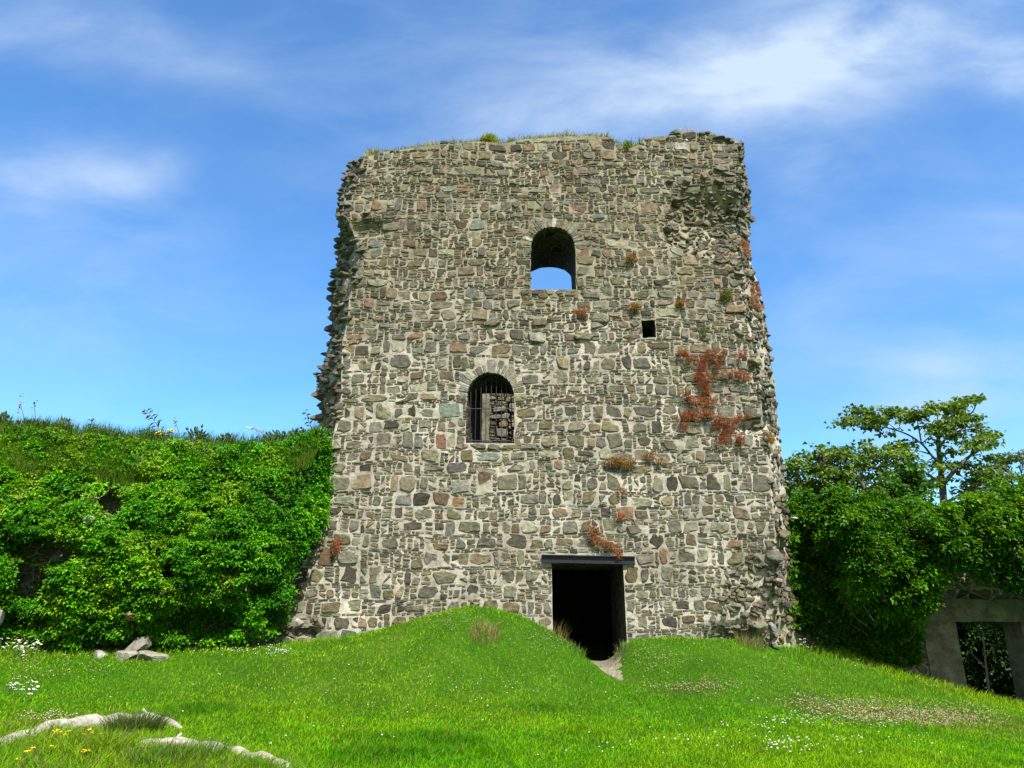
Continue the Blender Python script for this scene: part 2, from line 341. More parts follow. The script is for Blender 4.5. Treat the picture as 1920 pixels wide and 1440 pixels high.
def gz(x, y):
    x = np.asarray(x, float); y = np.asarray(y, float); sh = x.shape; q = np.stack((x.ravel(), y.ravel()), 1)/10
    out = np.empty(len(q))
    for i in range(0, len(q), 20000):
        qq = q[i:i+20000]; out[i:i+20000] = tps(((qq[:, None]-GC[None])**2).sum(-1))@GW[:_n]+GW[_n]+qq@GW[_n+1:]
    r = np.hypot(q[:, 0], q[:, 1]-1.1)*10; k = np.clip((r-17)/12, 0, 1); k = k*k*(3-2*k)
    out = np.clip(out, -2.2, 2.2)*(1-k)+(-.3)*k
    return (out+.03*nz(q[:, 0]*10, q[:, 1]*10, 1, 1.1)+.014*nz(q[:, 0]*10, q[:, 1]*10, 4, 3.1)).reshape(sh)
def G(px, py, y0=4., y1=40.):
    """where the line of sight of a pixel meets the ground"""
    d = ray(px, py); Y = np.linspace(y0, y1, 900); t = Y/d[1]
    k = np.argmax(EYE+d[2]*t < gz(d[0]*t, Y)); return np.array((d[0]*t[k], Y[k], gz(d[0]*t[k], Y[k])))
far = np.concatenate((np.geomspace(1, 600, 26),)); xs = np.concatenate((-16-far[::-1], np.linspace(-16, 16, 321), 16+far)); ys = np.concatenate((3-far[::-1], np.linspace(3, 27, 241), 27+far))
X, Yg = np.meshgrid(xs, ys); Z = gz(X, Yg); nx, ny = len(xs), len(ys)
idx = np.arange(nx*ny).reshape(ny, nx)
ga = Acc(); ga.add(np.stack((X.ravel(), Yg.ravel(), Z.ravel()), 1), np.stack((idx[:-1, :-1].ravel(), idx[:-1, 1:].ravel(), idx[1:, 1:].ravel(), idx[1:, :-1].ravel()), 1), (.05, .1, .02))
tag(ga.build('ground', ground_mat(), smooth=True), kind='structure')
# trodden path from the doorway
pc = np.array([G(1168, 1276)[:2], G(1155, 1266)[:2], G(1142, 1256)[:2], P(1133, 1243, 15)[:2], P(1120, 1243, 16.8)[:2]])
pc = spline(np.hstack((pc, np.zeros((5, 1)))), 26)[:, :2]; wid = np.interp(np.arange(26), [0, 5, 12, 25], [.03, .13, .28, .5])
pa = Acc(); V = []
tgt = norm(np.gradient(pc, axis=0)); sd_ = np.stack((tgt[:, 1], -tgt[:, 0]), 1)
for i in range(26):
    for k in range(9):
        q = pc[i]+sd_[i]*wid[i]*((k-4)/4+.15*math.sin(i*2.1+k)); e = (abs(k-4)/4)**2
        V.append((q[0], q[1], float(gz(q[0], q[1]))+.02*(1-e)-.012*e))
pa.add(V, [(i*9+k, i*9+k+1, (i+1)*9+k+1, (i+1)*9+k) for i in range(25) for k in range(8)], (.2, .2, .2))
tag(pa.build('path', dirt_mat(), smooth=True), kind='structure')

# ------------------------------------------------------------------ tower
tower = thing('ruined_tower', 'tall roofless grey rubble stone tower with two arched windows and a dark doorway', 'tower', (0, YT, .6))
def xz(px, py, Y=YT): p = P(px, py, Y); return p[0], p[2]
# facing outline of the front, pixel of the photograph -> metres on the plane of the wall
LEFT = [(522, 1290), (528, 1190), (545, 1130), (556, 1075), (590, 1020), (612, 960), (618, 900), (622, 830), (630, 790), (640, 740), (640, 690), (642, 640), (652, 600), (655, 560), (668, 520), (672, 470), (660, 430), (642, 398), (645, 372), (662, 345), (676, 315), (686, 294)]
TOP = [(720, 285), (760, 280), (800, 275), (840, 270), (900, 265), (945, 268), (985, 260), (1050, 255), (1080, 257), (1110, 255), (1140, 258), (1160, 270), (1185, 277), (1200, 270), (1212, 258), (1250, 254), (1285, 249), (1335, 248), (1345, 255), (1368, 259)]
RIGHT = [(1384, 268), (1384, 300), (1386, 335), (1384, 370), (1380, 410), (1385, 450), (1388, 490), (1388, 540), (1398, 590), (1408, 640), (1416, 690), (1424, 740), (1430, 800), (1440, 860), (1444, 920), (1452, 980), (1455, 1040), (1448, 1090), (1430, 1140), (1424, 1190), (1420, 1240), (1420, 1300)]
SILL = [(505, 1290), (520, 1190), (532, 1130), (545, 1075), (575, 1020), (600, 960), (603, 900), (604, 830), (603, 790), (602, 745), (598, 712), (610, 672), (623, 630), (622, 582), (621, 545), (630, 505), (636, 465), (641, 428), (642, 402), (641, 365), (652, 325), (662, 303)]
SILR = [(1392, 267), (1392, 300), (1396, 330), (1404, 365), (1407, 410), (1404, 450), (1407, 490), (1424, 540), (1434, 590), (1440, 640), (1445, 680), (1454, 730), (1457, 790), (1466, 850), (1472, 920), (1480, 970), (1487, 1040), (1485, 1090), (1489, 1140), (1491, 1190), (1492, 1240), (1494, 1300)]
def dens(a, n=4): 
    a = np.array(a, float); t = np.linspace(0, len(a)-1, (len(a)-1)*n+1); i = np.arange(len(a)); return np.stack((np.interp(t, i, a[:, 0]), np.interp(t, i, a[:, 1])), 1)
def pl(a, Y): return np.array([P(x, y, Y) for x, y in a])
l0, r0, t0_ = dens(LEFT), dens(RIGHT), dens(TOP)
F0 = np.vstack((pl(l0, YT), pl(t0_, YT), pl(r0, YT)))           # front ring
l1 = pl(dens(SILL), 16.3); r1 = pl(dens(SILR), 15.9)
tp = pl(t0_, YT).copy(); tp[:, 1] = 16.1; tp[:, 2] += .02
R1 = np.vstack((l1, tp, r1))                                     # middle ring (broken wall core)
R2 = F0.copy(); R2[:, 1] = 17.1
nl, ntp, nr = len(l0), len(t0_), len(r0)
R2[:nl, 0] = np.maximum(l1[:, 0]+.05, -4.75); R2[nl+ntp:, 0] = np.minimum(r1[:, 0]-.05, 5.4)
R2[:nl, 2] = l1[:, 2]; R2[nl+ntp:, 2] = r1[:, 2]
out2 = F0[:, [0, 2]]
def pin(poly, x, y):
    """points inside polygon"""
    x = np.asarray(x); y = np.asarray(y); ins = np.zeros(x.shape, bool); n = len(poly); j = n-1
    for i in range(n):
        xi, yi = poly[i]; xj, yj = poly[j]
        if yi != yj:
            ins ^= ((yi > y) != (yj > y)) & (x < (xj-xi)*(y-yi)/(yj-yi)+xi)
        j = i
    return ins
def rect(l, r, b, t):
    x0 = .5*(xz(l[0], t)[0]+xz(l[1], b)[0]); x1 = .5*(xz(r[0], t)[0]+xz(r[1], b)[0]); return x0, x1, xz(960, b)[1], xz(960, t)[1]
def archp(x0, x1, z0, zs, zt, n=16):
    c = (x0+x1)/2; a = (x1-x0)/2
    arc = [(c+a*math.cos(t), zs+(zt-zs)*math.sin(t)) for t in np.linspace(0, math.pi, n)]
    lowr = [(x1, z) for z in np.linspace(z0, zs, 6)[:-1]]; lowl = [(x0, z) for z in np.linspace(zs, z0, 6)[1:]]
    return np.array(lowr+arc+lowl)
UW = rect((994, 996), (1079, 1079), 543, 425); UZS = xz(960, 462)[1]
GWN = rect((876, 873), (966, 963), 831, 698); GZS = xz(960, 742)[1]
SWN = rect((1203, 1204), (1229, 1229), 633, 601)
DR = rect((1037, 1037), (1173, 1174), 1300, 1056)
hole_u = archp(UW[0], UW[1], UW[2], UZS, UW[3]); hole_g = archp(GWN[0], GWN[1], GWN[2], GZS, GWN[3])
def boxp(q): return np.array([(q[1], z) for z in np.linspace(q[2], q[3], 6)]+[(x, q[3]) for x in np.linspace(q[1], q[0], 5)[1:]]+[(q[0], z) for z in np.linspace(q[3], q[2], 6)[1:]]+[(x, q[2]) for x in np.linspace(q[0], q[1], 5)[1:-1]])
hole_s = boxp(SWN); hole_d = boxp(DR)
# rough the edges of the door and slit a little
for h_ in (hole_d, hole_s, hole_u, hole_g): h_ += np.stack((nz(h_[:, 0], h_[:, 1], 2, 6), nz(h_[:, 0], h_[:, 1], 5, 6)), 1)*.018
HOLES = [hole_u, hole_g, hole_s, hole_d]
# eroded pockets: (px, py, rx, ry, depth)
POCK = [(1325, 395, 85, 48, .24), (1375, 440, 60, 60, .2), (1300, 440, 70, 40, .10), (1420, 1140, 60, 110, .22), (1385, 1205, 60, 30, .3), (690, 430, 40, 22, .16), (660, 470, 30, 50, .12), (570, 1190, 26, 20, .3), (1430, 800, 45, 16, .2)]
PK = [(*xz(a, b), c*.0107, d*.0107, e) for a, b, c, d, e in POCK]
def depth(x, z):
    x = np.asarray(x, float); z = np.asarray(z, float)
    d = .035*nz(x, z, 3, .55)+.014*nz(x, z, 8, 2.2)
    for a, b, rx, rz, e in PK:
        r = ((x-a)/rx)**2+((z-b)/rz)**2; d = d+e*np.exp(-r**1.6)
    return YT+d
def mortar_col(x, z, n):
    t = np.clip((z-6.6)/2.6+.35*nz(x, z, 6, .5), 0, 1)[:, None]
    lo = np.array((.495, .47, .405)); hi = np.array((.35, .325, .24))
    c = lo*(1-t)+hi*t
    return c*(1+.16*nz(x, z, 9, 1.7)+.14*nz(x, z, 21, .6))[:, None]
def sheet(acc, outline, holes, yfn, step, col, flip=False, mi=0):
    pts = []; edges = []
    for ring in [outline]+holes:
        b = len(pts); k = len(ring); pts += [Vector(p) for p in ring]; edges += [(b+i, b+(i+1) % k) for i in range(k)]
    xa = np.arange(outline[:, 0].min(), outline[:, 0].max(), step); za = np.arange(outline[:, 1].min(), outline[:, 1].max(), step)
    gx, gzz = np.meshgrid(xa, za); gx = gx+R.uniform(-.3, .3, gx.shape)*step; gzz = gzz+R.uniform(-.3, .3, gx.shape)*step
    k = pin(outline, gx, gzz)
    for h in holes: k &= ~pin(h, gx, gzz)
    pts += [Vector((float(a), float(b))) for a, b in zip(gx[k], gzz[k])]
    v, e, f, *_ = delaunay_2d_cdt(pts, edges, [], 0, 1e-5)
    v = np.array([p[:] for p in v]); f = np.array(f); c = v[f].mean(1)
    k = pin(outline, c[:, 0], c[:, 1])
    for h in holes: k &= ~pin(h, c[:, 0], c[:, 1])
    f = f[k]; a = v[f]; cr = (a[:, 1, 0]-a[:, 0, 0])*(a[:, 2, 1]-a[:, 0, 1])-(a[:, 1, 1]-a[:, 0, 1])*(a[:, 2, 0]-a[:, 0, 0])
    f = np.where((cr > 0)[:, None] ^ flip, f, f[:, ::-1])
    y = yfn(v[:, 0], v[:, 1]); acc.add(np.stack((v[:, 0], y, v[:, 1]), 1), f, col(v[:, 0], v[:, 1], len(v)) if callable(col) else col, mi)
wall = Acc()
sheet(wall, out2, HOLES, depth, .085, mortar_col, mi=0)
def loft(acc, a, b, n, col, mi, amp=0., closed=False, flip=False):
    m = len(a); V = []
    for i in range(n+1):
        t = i/n; q = a*(1-t)+b*t
        if amp and 0 < i:
            k = amp*(1 if i < n else .5); q = q+np.stack((nz(q[:, 1], q[:, 2], 1, 3), nz(q[:, 0], q[:, 2], 2, 3), nz(q[:, 0], q[:, 1]+q[:, 2], 3, 3)), 1)*k
        V.append(q)
    mm = m if closed else m-1
    f = np.array([(i*m+j, i*m+(j+1) % m, (i+1)*m+(j+1) % m, (i+1)*m+j) for i in range(n) for j in range(mm)])
    acc.add(np.concatenate(V), f[:, ::-1] if flip else f, col, mi)
F0d = F0.copy(); F0d[:, 1] = depth(F0[:, 0], F0[:, 2])
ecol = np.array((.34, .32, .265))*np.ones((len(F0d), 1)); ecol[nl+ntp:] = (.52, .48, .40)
loft(wall, F0d, R1, 6, np.tile(ecol, (7, 1)), 0, .05)
loft(wall, R1, R2, 4, (.36, .335, .275), 2, .03)
# rear face of the front wall with the inner mouths of the openings
def in3(h, Y): return np.stack((h[:, 0], np.full(len(h), Y), h[:, 1]), 1)
gtop = P(920, 738, 17.1)[2]; gl = P(904, 780, 17.1)[0]; gr = GWN[1]+.15; gb = P(915, 829, 17.1)[2]
rg = hole_g.copy(); rg[:, 0] = gl+(hole_g[:, 0]-GWN[0])/(GWN[1]-GWN[0])*(gr-gl)
k_ = hole_g[:, 1] >= GZS-.05; ang = np.linspace(0, math.pi, k_.sum()); rg[k_, 1] = gtop
rg[k_, 0] = np.linspace(gr, gl, k_.sum()); zz = hole_g[~k_, 1]; rg[~k_, 1] = gb+(zz-GWN[2])/(GZS-GWN[2])*(gtop-gb)*.95
UZ1 = P(1036, 501, 17.1)[2]; UZ1s = P(1036, 522, 17.1)[2]
ru = hole_u.copy(); u_hi = hole_u[:, 1] >= UZS
ru[u_hi, 1] = UZ1s+(hole_u[u_hi, 1]-UZS)/(UW[3]-UZS)*(UZ1-UZ1s); ru[~u_hi, 1] = UW[2]-.1+(hole_u[~u_hi, 1]-UW[2])/(UZS-UW[2])*(UZ1s-UW[2]+.1)*.97
ru[:, 0] = (ru[:, 0]-.5*(UW[0]+UW[1]))*1.12+.5*(UW[0]+UW[1])+.02
rdr = hole_d.copy(); rdr[:, 1] -= .05
sheet(wall, np.stack((R2[:, 0], R2[:, 2]), 1), [ru, rg, rdr], lambda x, z: 17.1+.02*nz(x, z, 2, 2), .3, (.3, .28, .22), flip=True, mi=2)
def front3(h): return np.stack((h[:, 0], depth(h[:, 0], h[:, 1]), h[:, 1]), 1)
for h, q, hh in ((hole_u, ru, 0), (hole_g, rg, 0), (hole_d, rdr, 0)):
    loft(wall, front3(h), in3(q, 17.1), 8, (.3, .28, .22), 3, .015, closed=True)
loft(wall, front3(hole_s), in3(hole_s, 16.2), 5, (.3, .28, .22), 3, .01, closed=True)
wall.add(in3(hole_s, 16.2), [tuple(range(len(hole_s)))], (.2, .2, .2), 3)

# ---- stones of the facing
PAL = [((.150, .145, .108), 32), ((.138, .136, .120), 26), ((.150, .118, .082), 7), ((.145, .130, .082), 11), ((.068, .064, .054), 10), ((.235, .235, .190), 9),
       ((.20, .13, .085), .6), ((.205, .155, .128), 1.8), ((.165, .18, .165), 3.5), ((.125, .09, .065), 2.5), ((.2, .165, .12), 4)]
PC = np.array([p[0] for p in PAL]); PW = np.array([p[1] for p in PAL], float); PW /= PW.sum()
def stcol(z):
    c = PC[R.choice(len(PC), p=PW)]*R.uniform(.74, 1.28)
    return c*R.uniform(.96, 1.04, 3)*np.array((1.02, 1.0, .90))
VIP = [(838, 823, (.27, .115, .07)), (683, 574, (.34, .19, .14)), (708, 393, (.26, .15, .085)), (862, 349, (.3, .15, .07)), (1055, 272, (.34, .15, .06)), (1079, 310, (.26, .17, .17)), (996, 631, (.30, .33, .26)), (1378, 580, (.26, .19, .125)),
       (1080, 372, (.25, .19, .13)), (1040, 350, (.3, .2, .14)), (855, 766, (.25, .32, .27)), (828, 766, (.28, .28, .215)), (757, 770, (.12, .115, .11)), (650, 640, (.30, .21, .09)), (1110, 596, (.25, .25, .19)), (1240, 1050, (.27, .15, .08)),
       (1195, 1010, (.22, .23, .2)), (1165, 506, (.27, .3, .27)), (1287, 262, (.6, .6, .58)), (775, 640, (.26, .16, .085)), (673, 632, (.27, .15, .08)), (848, 872, (.13, .125, .12)), (945, 960, (.17, .15, .09)), (1360, 312, (.16, .155, .13)), (1010, 604, (.22, .15, .10)), (955, 420, (.2, .2, .17)), (555, 1168, (.33, .31, .24)), (770, 932, (.24, .25, .23)), (1022, 1120, (.17, .17, .15)), (1345, 445, (.24, .21, .15)), (1272, 355, (.2, .16, .12))]
VIPX = np.array([(*xz(a, b), 0) for a, b, c in VIP])[:, :2]; vip_used = set()
def shape(w, h, kind):
    """outline of one stone round its centre"""
    if kind == 0 and R.random() < .38:
        k = R.integers(5, 8); a = (np.arange(k)+R.uniform(-.28, .28, k))*2*np.pi/k+R.uniform(0, 6.28)
        c = np.stack((np.sign(np.cos(a))*np.abs(np.cos(a))**.55*w/2, np.sign(np.sin(a))*np.abs(np.sin(a))**.55*h/2), 1)*R.uniform(.86, 1.06, (k, 1))
    elif kind == 0:      # large block
        j = lambda s: R.uniform(-.06, .21)*s
        c = np.array([(-w/2+j(w)*.8, -h/2+j(h)*.7), (w/2-j(w)*.8, -h/2+j(h)*.7), (w/2-j(w)*.8, h/2-j(h)*.8), (-w/2+j(w)*.8, h/2-j(h)*.8)])
        r = R.random()
        if r < .5:
            i = R.integers(4); a, b = c[i], c[(i+1) % 4]; m = (a+b)/2; m = m*(1+R.uniform(.0, .2)); m += R.normal(size=2)*.02; c = np.insert(c, i+1, m, 0)
        if r > .55:
            i = R.integers(len(c)); c[i] *= R.uniform(.5, .85)
    elif kind == 1:    # mid
        k = R.integers(4, 7); a = np.sort(R.uniform(0, 2*np.pi, k)*.35+np.arange(k)*2*np.pi/k)+R.uniform(0, 1)
        c = np.stack((np.sign(np.cos(a))*np.abs(np.cos(a))**.6*w/2, np.sign(np.sin(a))*np.abs(np.sin(a))**.6*h/2), 1)*R.uniform(.85, 1.08, (k, 1))
    else:              # thin pinning
        t = R.uniform(-.05, .5, 4)*h*.32; e = R.uniform(-.04, .12, 4)*min(w, .2)
        c = np.array([(-w/2+e[0], -h/2+t[0]), (w/2-e[1], -h/2+t[1]), (w/2-e[2], h/2-t[2]), (-w/2+e[3], h/2-t[3])])
    q = []
    n = len(c)
    for i in range(n):
        a, b = c[i], c[(i+1) % n]; r = R.uniform(.05, .17)
        q += [a*(1-r)+b*r, a*r+b*(1-r)]
        if kind == 0 and np.linalg.norm(a-b) > .14: q.insert(-1, (a+b)/2+R.normal(size=2)*.008)
    q = np.array(q)
    if kind == 0: q += R.normal(size=q.shape)*.0045
    return q
def put_stone(acc, cx, cz, w, h, kind, yfn, prot, col, warp=True, mi=1, keep=None):
    p = shape(w, h, kind); n = len(p)
    if kind == 0 and R.random() < .5:
        a = R.normal()*.09; p = p@np.array(((math.cos(a), math.sin(a)), (-math.sin(a), math.cos(a))))
    q = p+np.array((cx, cz))
    if warp: q[:, 1] += .06*nz(q[:, 0], q[:, 1], 11, .55)+.012*nz(q[:, 0], q[:, 1], 15, 2.3)
    if keep is not None and not keep(q[:, 0].mean(), q[:, 1].mean()): return
    c = q.mean(0); yb = float(yfn(c[0], c[1]))
    tx, tz = R.normal()*.06, R.normal()*.06
    if kind == 2: prot *= .6; tx *= .5; tz *= .5
    def ringy(s, pr, jit):
        r = c+(q-c)*s; y = yb-pr-(r[:, 0]-c[0])*tx-(r[:, 1]-c[1])*tz+R.normal(size=n)*jit
        return np.stack((r[:, 0], y, r[:, 1]), 1)
    s1, s2 = (.95, .78) if kind == 0 else (.92, .7)
    V = np.vstack((ringy(1.0, -.05, 0), ringy(.985, prot*.45, .003), ringy(s1, prot*.92, .004), ringy(s2, prot*1.03, .004), [(c[0], yb-prot*1.05, c[1])]))
    F = [(k*n+i, k*n+(i+1) % n, (k+1)*n+(i+1) % n, (k+1)*n+i) for k in range(3) for i in range(n)]+[(3*n+i, 3*n+(i+1) % n, 4*n) for i in range(n)]
    acc.add(V, F, col, mi)
def courses(acc, inside, ub, vb, yfn, colfn, upper, prot=(.006, .024), rs=.02, gap=(.003, .0095), warp=True, keep=None, scale=.97, wide=None):
    ua = np.arange(ub[0], ub[1], rs); va = np.arange(vb[0], vb[1], rs); U, V = np.meshgrid(ua, va); Mk = inside(U, V)
    blk = np.zeros_like(Mk)
    def runs(m, mn):
        d = np.diff(np.concatenate(([0], m.astype(int), [0]))); s = np.where(d == 1)[0]; e = np.where(d == -1)[0]
        return [(ua[0]+a*rs, ua[0]+b*rs) for a, b in zip(s, e) if (b-a)*rs >= mn]
    def one(x, z, w, h, kind):
        g = R.uniform(*gap); g *= 1.0 if kind == 0 else (.8 if kind == 1 else .62)
        if w-2*g < .02 or h-2*g*.8 < .012: g *= .4
        cx, cz = x+w/2, z+h/2; col = colfn(cz) if kind < 2 else colfn(cz)*R.uniform(.85, 1.35)
        pr = R.uniform(*prot)
        if kind == 0 and VIPX is not None and acc is wall:
            dd = np.hypot(VIPX[:, 0]-cx, VIPX[:, 1]-cz); i = int(dd.argmin())
            if dd[i] < .24 and i not in vip_used: vip_used.add(i); col = np.array(VIP[i][2])*.62+np.array((.15, .145, .115))*.25
        put_stone(acc, cx, cz, w-2*g, h-2*g*.8, kind, yfn, pr, col, warp, keep=keep)
    v = vb[0]
    while v < vb[1]-.05:
        up = upper(v); H = R.uniform(.16, .30)*(1-.15*up)*scale; Lv = R.uniform(.035, .095)*scale*(1-.1*up)
        rr_ = R.random(); H *= .65 if rr_ < .13 else (1.25 if rr_ > .84 else 1)
        i0, i1, i2 = [min(int(round((q-vb[0])/rs)), len(va)) for q in (v, v+H, v+H+Lv)]
        if i1 <= i0: break
        for a, b in runs(Mk[i0:i1].mean(0) > .7, .06):
            x = a; last = ''
            while x < b-.03:
                rem = b-x; r = R.random(); pb = .56-.08*up
                if r < pb and rem > .16:
                    w = min((.16+.38*R.random()**1.5)*(1-.12*up)*scale*(1.25 if R.random() < .1 else 1), rem)
                    if rem-w < .07: w = rem
                    hs = H; z = v; ext = R.random() < .24 and i2 <= len(va) and i2 > i1
                    if ext:
                        j0, j1 = int((x-ua[0])/rs), int((x+w-ua[0])/rs); hs = H+Lv*.95; blk[i1:i2, j0:j1+1] = True
                    elif R.random() < .5:
                        cut = R.uniform(.12, .42)*H
                        if cut > .028:
                            hs = H-cut; low = R.random() < .4; z = v+cut if low else v; zz = v if low else v+hs
                            xx = x; nl_ = 2 if cut > .09 else 1
                            for li in range(nl_):
                                xx = x
                                while xx < x+w-.03:
                                    ww = min(R.uniform(.07, .2), x+w-xx)
                                    if x+w-xx-ww < .05: ww = x+w-xx
                                    one(xx, zz+li*cut/nl_, ww, cut/nl_, 2); xx += ww
                    one(x, z, w, hs, 0); x += w; last = 'b'
                elif r < pb+.12 and last != 's':
                    w = min(R.uniform(.06, .16)*scale, rem)
                    if rem-w < .05: w = rem
                    n = max(2, int(round(H/R.uniform(.04, .075)))); hh = H/n
                    zs = np.concatenate(([0], np.sort((np.arange(1, n)+R.uniform(-.25, .25, n-1))*hh), [H]))
                    for k in range(n): one(x+R.normal()*.004, v+zs[k], w, zs[k+1]-zs[k], 2)
                    x += w; last = 's'
                else:
                    w = min(R.uniform(.10, .24)*scale, rem)
                    if rem-w < .06: w = rem
                    n = R.integers(2, 4); zs = np.concatenate(([0], np.sort(R.uniform(.25, .75, n-1))*H if n == 2 else np.array([R.uniform(.22, .4), R.uniform(.6, .78)])*H, [H]))
                    for k in range(n): one(x, v+zs[k], w, zs[k+1]-zs[k], 1 if w/(zs[k+1]-zs[k]) < 2 else 2)
                    x += w; last = 'm'
        if i2 > i1:
            nlay = 1 if Lv < .065 else 2
            for li in range(nlay):
                for a, b in runs((Mk[i1:i2] & ~blk[i1:i2]).mean(0) > .7, .06):
                    x = a
                    while x < b-.03:
                        w = min(R.uniform(.07, .30)*scale, b-x)
                        if b-x-w < .06: w = b-x
                        if R.random() < .93: one(x, v+H+li*Lv/nlay, w, Lv/nlay, 2)
                        x += w
        v += H+Lv
def ring_zone(x0, x1, zs, zt, th):
    c, a, b = (x0+x1)/2, (x1-x0)/2, zt-zs
    return lambda U, V: ((((U-c)/(a+th))**2+((V-zs)/(b+th))**2) < 1) & (V > zs-.05)
az_u = ring_zone(UW[0], UW[1], UZS, UW[3], .22); az_g = ring_zone(GWN[0], GWN[1], GZS, GWN[3], .24)
LT = (xz(1016, 1048)[0], xz(1190, 1048)[0], xz(960, 1056)[1], xz(960, 1041)[1])     # steel lintel
core_zones = [(1330, 420, 92, 78), (1385, 450, 45, 90), (1425, 1150, 62, 95), (1400, 1215, 60, 40)]
CZ = [(*xz(a, b), c*.0107, d*.0107) for a, b, c, d in core_zones]
def in_core(U, V):
    k = np.zeros(np.shape(U), bool)
    for a, b, rx, rz in CZ: k |= (((U-a)/rx)**2+((V-b)/rz)**2) < 1+.35*nz(U, V, 4, 2.5)
    return k
grow = lambda h, s: (h-h.mean(0))*s+h.mean(0)
def inside_front(U, V):
    k = pin(out2, U, V)
    for h in HOLES: k &= ~pin(h, U, V)
    k &= ~az_u(U, V) & ~az_g(U, V) & ~in_core(U, V)
    k &= ~((U > LT[0]-.02) & (U < LT[1]+.02) & (V > LT[2]-.01) & (V < LT[3]+.01))
    return k
upf = lambda v: float(np.clip((v-6.0)/3.0, 0, 1))
zlo = float(F0[:, 2].min())
courses(wall, inside_front, (F0[:, 0].min(), F0[:, 0].max()), (zlo, F0[:, 2].max()+.02), depth, stcol, upf)
# arch stones on edge round the two windows
def voussoirs(acc, x0, x1, zs, zt, th, wmin, wmax):
    c, a, b = (x0+x1)/2, (x1-x0)/2, zt-zs; t = -.12
    while t < math.pi+.12:
        dt = R.uniform(wmin, wmax)/max(a, b); 
        if abs(t+dt/2-math.pi/2) < .1: dt *= 1.4
        e = R.uniform(.02, .12)*dt; tt = R.uniform(.45, 1.05)*th; Q = []
        for tq, r in ((t+e, 0), (t+dt-e, 0), (t+dt-e, 1), (t+(t+dt-t)*.5, 1.06), (t+e, .96)):
            base = np.array((c+a*math.cos(tq), zs+b*math.sin(tq))); nn = norm(np.array((math.cos(tq)*b, math.sin(tq)*a+1e-6))); Q.append(base+nn*(tt*r-.015))
        Q = np.array(Q); Q = np.concatenate([[Q[i]*.86+Q[(i+1) % 5]*.14, Q[i]*.14+Q[(i+1) % 5]*.86] for i in range(5)])
        cc = Q.mean(0); y0 = float(depth(*cc)); pr = R.uniform(.004, .014); n = len(Q); V = []
        for s, p in ((1, -.08), (.98, pr*.6), (.88, pr), (.5, pr*1.1)):
            rr = cc+(Q-cc)*s; V.append(np.stack((rr[:, 0], y0-p+R.normal(size=n)*.004, rr[:, 1]), 1))
        V = np.vstack(V+[[(cc[0], y0-pr*1.1, cc[1])]])
        acc.add(V, [(k*n+i, k*n+(i+1) % n, (k+1)*n+(i+1) % n, (k+1)*n+i) for k in range(3) for i in range(n)]+[(3*n+i, 3*n+(i+1) % n, 4*n) for i in range(n)], PC[R.choice([0, 1, 5, 1, 0, 3])]*R.uniform(.8, 1.9), 1)
        t += dt
voussoirs(wall, UW[0], UW[1], UZS, UW[3], .32, .035, .11); voussoirs(wall, GWN[0], GWN[1], GZS, GWN[3], .36, .04, .15)
for hq in (UW, GWN):          # slabs under the sills, blocks beside the jambs
    x = hq[0]-.25
    while x < hq[1]+.2:
        w_ = R.uniform(.18, .42); put_stone(wall, x+w_/2, hq[2]-.075+R.normal()*.006, w_-.02, R.uniform(.09, .135), 0, depth, .03, stcol(0)*1.1, False); x += w_
# broken core: loose angular stones bedded in mortar
DK = np.array((.085, .08, .068))
def corecol(dark=.5):
    c = stcol(0); return c*(1-dark)+DK*dark if R.random() < .7 else c
for a, b, rx, rz in CZ:
    for _ in range(int(rx*rz*420)):
        t, r = R.uniform(0, 2*np.pi), math.sqrt(R.random()); x, z = a+rx*r*math.cos(t)*1.1, b+rz*r*math.sin(t)*1.1
        if not pin(out2, np.array(x), np.array(z)): continue
        s = R.uniform(.03, .085); y = float(depth(x, z))
        rock(wall, (x, y+s*.1, z), (s*R.uniform(.9, 1.8), s*R.uniform(.9, 1.6), s*R.uniform(.6, 1.0)), corecol(.2)*R.uniform(.8, 1.35), R.normal()*.35, R.normal()*.4, mi=1, face=(R.normal()*.25, -1, .12+R.normal()*.2))
def toothing(acc, A, B, n, smin, smax, dark, out=0.0, bias=1.0, slab=2.2):
    m = len(A)
    for _ in range(n):
        i = R.uniform(0, m-1.01); k = int(i); f = i-k; t = R.random()**bias
        p = (A[k]*(1-f)+A[k+1]*f)*(1-t)+(B[k]*(1-f)+B[k+1]*f)*t
        s = R.uniform(smin, smax)
        rock(acc, p+np.array((out, -.02, 0))*R.uniform(0, 1), (s*R.uniform(1.0, slab), s*R.uniform(1.0, 1.8), s*R.uniform(.45, .85)*(1 if slab > 2 else 1.3)), corecol(dark)*R.uniform(.8, 1.25), R.normal()*.25, R.normal()*.22, mi=1, face=((.55 if slab < 2 else -.45)+R.normal()*.2, -1, .1+R.normal()*.2))
toothing(wall, F0d[:nl], R1[:nl], 800, .03, .11, .5, .07)
toothing(wall, R1[:nl], R2[:nl], 350, .05, .11, .5, .06)
toothing(wall, F0d[nl+ntp:], R1[nl+ntp:], 900, .03, .085, .15, -.03, 1.0, 1.5)
toothing(wall, R1[nl+ntp:], R2[nl+ntp:], 350, .05, .10, .2, -.05, 1.0, 1.5)
toothing(wall, F0d[nl+52:nl+ntp]-np.array((0, 0, .08)), R1[nl+52:nl+ntp]-np.array((0, 0, .05)), 70, .04, .09, .2, 0)
toothing(wall, R1[:nl], F0d[:nl], 34, .08, .16, .4, .05, 2.5); toothing(wall, R1[nl+ntp:], F0d[nl+ntp:], 30, .07, .13, .1, -.05, 2.5, 1.7)
